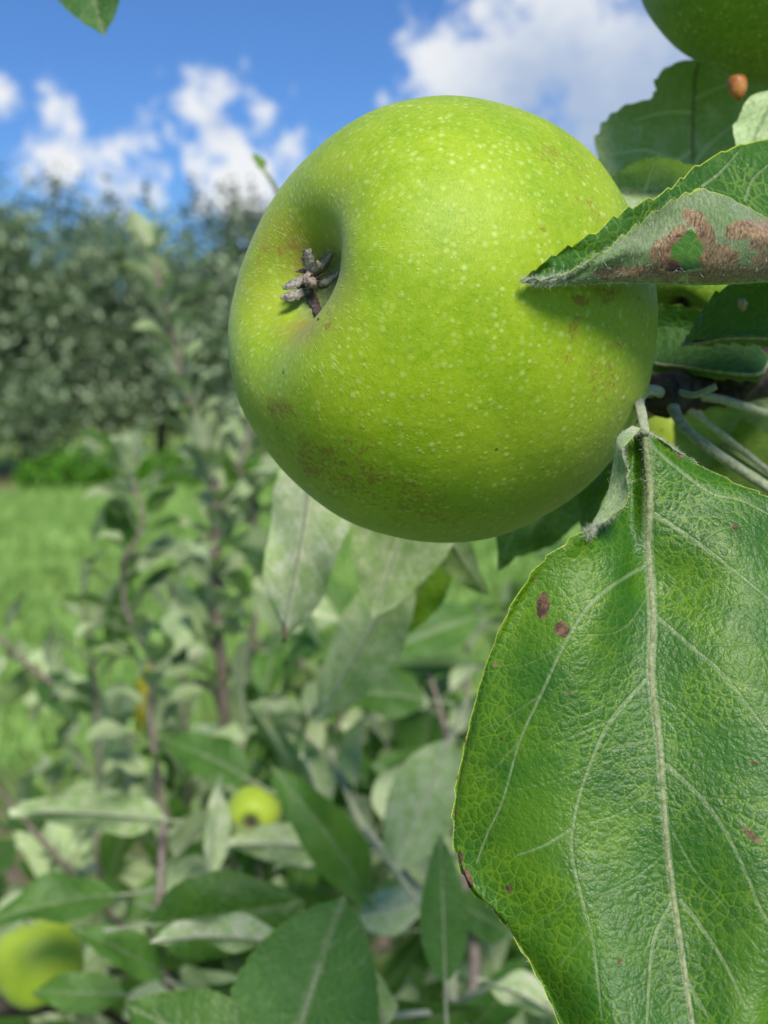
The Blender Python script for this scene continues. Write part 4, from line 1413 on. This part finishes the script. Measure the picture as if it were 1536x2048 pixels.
def shoot(tree, pts, r0, r1, nleaf, Lr, mats, seed, label=None, rise=.5, mat=SHOOT, start=.1, droop=0.0):
    rg = np.random.default_rng(seed)
    w3 = np.array([P(*p) for p in pts])
    n_ = 40
    c = catmull(w3, n_)
    v, q, cp = tube_np(c, np.linspace(r0, r1, n_ + 1), 9, None, .06)
    br = add_obj('branch', *merge([(v, [q, cp], 0)])[:2], [mat], tree, origin=c[0])
    if label:
        br['label'] = label
    tg = np.gradient(c, axis=0)
    tg /= np.linalg.norm(tg, axis=1, keepdims=True)
    a = rg.uniform(0, 6.28)
    for k in range(nleaf):
        t = start + (1 - start) * (k + .5 * rg.random()) / nleaf
        i = min(int(t * n_), n_)
        a += 2.4 + rg.normal(0, .3)
        ref = np.array([0, 1.0, 0.1])
        s1 = np.cross(tg[i], ref)
        s1 /= np.linalg.norm(s1)
        s2 = np.cross(tg[i], s1)
        out = s1 * math.cos(a) + s2 * math.sin(a) * .8
        yd = out + tg[i] * (rise + .9 * max(0, t - .75) * 4 * rise) + np.array([0, 0, -droop]) + rg.normal(0, .15, 3)
        zd = tg[i] - out * .4 + rg.normal(0, .25, 3)
        L = rg.uniform(*Lr) * (1 - .35 * t)
        mt = mats[rg.integers(0, len(mats))]
        put_leaf(br, c[i], yd, zd, L, int(rg.integers(0, 10)), mt, mt.name)
    return br


# tree with the tall upright shoot
tA = empty('apple_tree', (P(470, 2400, .95)[0], 0.95, 0))
tag(tA, 'young apple tree with tall pale leaved upright shoots left of the big apple', 'tree', 'young apple trees below the big apple')
bA = ORIGIN[tA.name]
hub = P(480, 2150, .95)
v, q, c = tube_np([bA + (0, 0, -.04), bA + (.01, .0, .35), hub + (0, 0, -.1), hub], [.018, .015, .012, .010], 12, 30, .04)
add_obj('trunk', *merge([(v, [q, c], 0)])[:2], [BARK], tA, origin=bA)
HP = (480, 2150, .95)
PL, MD = LEAF_PALE, LEAF_MID
shoot(tA, [HP, (450, 1450, .80), (435, 1250, .77), (430, 1100, .75), (434, 990, .74), (400, 870, .73), (372, 780, .72), (345, 680, .71), (318, 570, .70), (296, 490, .70)], .0042, .0017, 54, (.030, .043), [PL], 1,
      'tall upright shoot of silvery young leaves left of the apple', 2.2, start=.08)
shoot(tA, [(470, 1950, .9), (340, 1750, .72), (318, 1580, .70), (300, 1420, .70), (306, 1330, .70), (258, 1240, .70), (245, 1140, .69), (285, 1050, .68), (268, 970, .68), (244, 905, .68)], .0024, .0009, 42, (.034, .048), [PL, PL, MD], 2,
      'thin bent shoot ending in a bright tuft at left', .9, start=.1)
shoot(tA, [(475, 1900, .95), (500, 1400, .86), (515, 1150, .84), (505, 1020, .83), (480, 930, .82), (520, 800, .82)], .0024, .0010, 22, (.042, .06), [PL, PL, MD], 3, 'leafy shoot just left of the apple rim', .8, start=.3)
shoot(tA, [(470, 2000, 1.0), (440, 1412, .98), (310, 1398, .96), (180, 1400, .95), (80, 1350, .94), (-40, 1240, .93)], .0032, .0018, 16, (.04, .06), [MD, PL], 4, 'dark brown branch running level towards the left edge', .3, start=.3)
shoot(tA, [(480, 2150, .95), (250, 2035, .75), (185, 1995, .66), (110, 2006, .62), (10, 2012, .58), (-120, 1990, .55)], .0062, .0045, 6, (.05, .065), [MD], 5, 'thick dark twig crossing the lower left corner', .3, BARK, start=.3)
shoot(tA, [(480, 2100, .95), (560, 1700, .9), (620, 1480, .88), (560, 1330, .88), (470, 1240, .90)], .0026, .0011, 16, (.04, .06), [MD, PL], 6, None, .6, start=.2)
shoot(tA, [(470, 2100, .92), (240, 1850, .72), (100, 1700, .66), (-20, 1560, .64)], .0026, .0011, 9, (.05, .07), [MD, PL], 7, None, .5, start=.2)
for k_, (bx, by, tx, ty, dd_) in enumerate([(200, 1750, 165, 1170, .74), (380, 1750, 335, 1150, .80), (560, 1750, 605, 1130, .84), (520, 1850, 480, 1480, .66)]):
    shoot(tA, [(470, 2050, .93), ((bx * 2 + 470) / 3, 1900, (dd_ * 2 + .93) / 3), (bx, by, dd_), ((bx + tx) / 2 + 14, (by + ty) / 2, dd_), (tx, ty, dd_)], .0022, .0009, 20, (.034, .05), [PL, MD, PL], 800 + k_, None, .9, start=.3)
px_leaf(tA, (310, 1300, .74), (275, 1490, .74), 34, 20, LEAF_YELLOW, 'small yellow leaf among the foliage at left', petl=.1, seed=61)
# small bud tip against the cloud beside the apple
v, q, c = tube_np([P(600, 460, .42), P(545, 365, .41), P(520, 330, .41)], [.0010, .0008, .0006], 8, 10)
bt = add_obj('branch', *merge([(v, [q, c], 0)])[:2], [STALK], near)
px_leaf(near, (528, 342, .41), (504, 308, .41), 26, 30, LEAF_LIME, 'tiny folded leaf bud against the cloud left of the apple', petl=.1, seed=62, fold=.7)

# tree filling the bottom of the picture
tB = empty('apple_tree', (P(820, 2400, .62)[0], 0.72, 0))
tag(tB, 'leafy young apple tree filling the bottom of the frame under the big apple', 'tree', 'young apple trees below the big apple')
bB = ORIGIN[tB.name]
hubB = P(900, 2250, .56)
v, q, c = tube_np([bB + (0, 0, -.04), bB + (.01, .0, .35), hubB + (0, 0, -.1), hubB], [.018, .015, .012, .008], 12, 30, .04)
add_obj('trunk', *merge([(v, [q, c], 0)])[:2], [BARK], tB, origin=bB)
HB = (900, 2250, .56)
shoot(tB, [HB, (905, 2000, .50), (870, 1830, .52), (800, 1740, .54), (720, 1640, .58), (660, 1500, .62)], .0030, .0014, 12, (.045, .065), [MD, MD, PL], 21, 'pale green stalked branch rising at the bottom centre', .5, STALK, start=.35)
shoot(tB, [HB, (950, 1950, .58), (920, 1700, .62), (900, 1500, .66), (860, 1350, .70)], .0034, .0014, 14, (.045, .065), [MD, PL, LEAF_SHADE], 22, None, .5, start=.3)
shoot(tB, [HB, (780, 2030, .5), (730, 2040, .46), (640, 2060, .42)], .0022, .0014, 3, (.05, .06), [MD], 23, None, .4, STALK, start=.6)
shoot(tB, [HB, (1000, 1900, .7), (960, 1650, .78), (940, 1450, .82), (930, 1250, .86)], .0034, .0014, 14, (.05, .07), [MD], 24, None, .5, start=.25)
shoot(tB, [HB, (700, 1900, .7), (620, 1700, .78), (680, 1450, .84), (700, 1300, .86)], .0034, .0014, 14, (.05, .07), [MD, PL], 25, None, .5, start=.25)
shoot(tB, [HB, (560, 2100, .6), (330, 1960, .54), (320, 1790, .52), (330, 1620, .56)], .0030, .0016, 6, (.045, .06), [MD, PL], 26, None, .5, start=.4)

LOW = [
    ((330, 1640, .52), (18, 1625, .50), 105, 150, LEAF_MID, 'pale leaf underside lying level near the left edge', dict(fold=.3, curl=.35)),
    ((418, 1760, .50), (440, 1545, .50), 62, 160, LEAF_PALE, 'narrow pale silvery leaf standing upright beside the small apple', dict(fold=.6, curl=.3, petl=.2)),
    ((740, 1800, .50), (540, 1530, .50), 120, 12, LEAF_MID, 'curved blue green leaf bending over at bottom centre', dict(fold=.3, curl=1.0, twist=.5)),
    ((900, 1480, .47), (780, 1760, .45), 165, 185, LEAF_MID, 'broad olive leaf underside beside the big leaf', dict(fold=.2, curl=.4)),
    ((890, 1965, .36), (880, 1665, .37), 105, 8, LEAF_SHADE, 'dark green oblong leaf hanging just left of the big leaf', dict(fold=.25, curl=.25, wave=.02)),
    ((300, 1850, .40), (610, 1800, .40), 210, 15, LEAF_MID, 'broad dull green leaf arching above the dark bottom leaf', dict(fold=.3, curl=.5, side_roll=.3)),
    ((560, 1885, .36), (300, 1885, .36), 100, 140, LEAF_PALE, 'pale folded leaf underside with a humped back at lower left', dict(fold=.7, curl=.5, wave=.06)),
    ((560, 2180, .30), (690, 1790, .32), 330, -12, LEAF_SHADE, 'broad dark green leaf with pale midrib at the bottom of the frame', dict(fold=.22, curl=.3, wave=.03)),
    ((520, 2150, .30), (250, 2010, .31), 210, 10, LEAF_MID, 'green leaf cut off by the bottom edge', dict(fold=.3, curl=.4, wave=.03)),
    ((235, 1790, .46), (-30, 1850, .44), 130, 40, LEAF_MID, 'glossy leaf arching over the yellow green apple', dict(fold=.4, curl=.5)),
    ((330, 1950, .42), (140, 1855, .41), 95, 20, LEAF_MID, 'small dark leaf right of the yellow green apple', dict(fold=.6, curl=.5)),
    ((250, 1990, .46), (60, 1985, .46), 90, 15, LEAF_MID, 'green leaf beneath the yellow green apple', dict(fold=.3, curl=.3)),
    ((1130, 2040, .40), (955, 1960, .40), 90, 150, LEAF_PALE, 'pale crumpled leaf at the bottom left of the big leaf', dict(fold=.6, curl=.8, wave=.08)),
    ((680, 1700, .54), (440, 1690, .55), 100, 160, LEAF_PALE, 'pale leaf underside below the small apple', dict(fold=.4, curl=.5)),
    ((850, 1400, .55), (660, 1390, .55), 120, 30, LEAF_MID, 'blue green leaf under the hanging leaves', dict(fold=.3, curl=.6)),
    ((500, 1560, .60), (330, 1480, .62), 110, 20, LEAF_MID, 'blue green leaf left of the small apple', dict(fold=.3, curl=.6)),
    ((770, 2060, .33), (700, 1920, .34), 90, 120, LEAF_MID, None, dict(fold=.6, curl=.8)),
    ((940, 2060, .48), (1060, 1900, .46), 110, 20, LEAF_SHADE, None, dict(fold=.3, curl=.6)),
    ((1010, 1860, .6), (880, 1800, .58), 110, 25, LEAF_SHADE, None, dict(fold=.3, curl=.6)),
    ((720, 1830, .50), (860, 1790, .50), 110, 160, LEAF_PALE, None, dict(fold=.5, curl=.7)),
]
for i, (b, t, wpx, roll, mt, lab, kw) in enumerate(LOW):
    px_leaf(tB, b, t, wpx, roll, mt, lab, seed=400 + i, **kw)


for pts in ([(905, 2005, .46), (860, 1850, .44), (790, 1740, .45), (730, 1660, .47)], [(900, 2010, .46), (880, 1890, .43), (885, 1780, .42), (880, 1690, .43)], [(905, 2010, .46), (960, 1985, .42), (1030, 1960, .41), (1120, 2030, .40)],
            [(900, 2020, .46), (800, 2030, .40), (700, 2040, .36), (610, 2120, .33)]):
    v, q, c = tube_np([P(*p) for p in pts], np.linspace(.0011, .0008, len(pts)), 9, 20, .05)
    add_obj('petiole', *merge([(v, [q, c], 0)])[:2], [STALK], tB)


# dense inner foliage nobody could count
def inner(tree, count, region, Lr, mats, seed, name='foliage'):
    rg = np.random.default_rng(seed)
    parts = []
    vein = []
    for k in range(count):
        px, py, d = region(rg)
        b = P(px, py, d)
        y = rg.normal(size=3) + np.array([0, 0, -.2])
        y /= np.linalg.norm(y)
        z = rg.normal(size=3) + np.array([0, -.3, .9])
        z -= y * (z @ y)
        z /= np.linalg.norm(z)
        x = np.cross(y, z)
        L = rg.uniform(*Lr)
        v, fs, fm, at = VARI[int(rg.integers(0, 10))]
        nb = 15 * 9
        vv = v[:nb] * L
        parts.append((vv @ np.stack([x, y, z], 1).T + b, [fs[0][:14 * 8]], int(rg.integers(0, len(mats)))))
        vein.append(at['vein'][:nb])
    V, fs, fm = merge(parts)
    o = add_obj(name, V, fs, mats, tree, attrs={'vein': np.concatenate(vein), 'edge': np.zeros(len(V)), 'spot': np.zeros(len(V))}, fmat=fm)
    tag(o, kind='stuff')


def regA(rg):
    while True:
        px, py = rg.uniform(-80, 620), rg.uniform(1080, 2150)
        if rg.random() < min(1, max(0.06, (py - 1150) / 700)) * (.35 if px < 230 and py < 1680 else 1):
            return px, py, rg.uniform(.75, 1.25)


def regB(rg):
    while True:
        px, py = rg.uniform(480, 1250), rg.uniform(1080, 2200)
        if rg.random() < min(1, max(0.12, (py - 1050) / 500)):
            return px, py, rg.uniform(.62, 1.15)


inner(tA, 300, regA, (.045, .075), [LEAF_MID, LEAF_PALE, LEAF_SHADE, LEAF_PALE], 31)
inner(tB, 420, regB, (.045, .075), [LEAF_MID, LEAF_MID, LEAF_SHADE, LEAF_MID], 32)
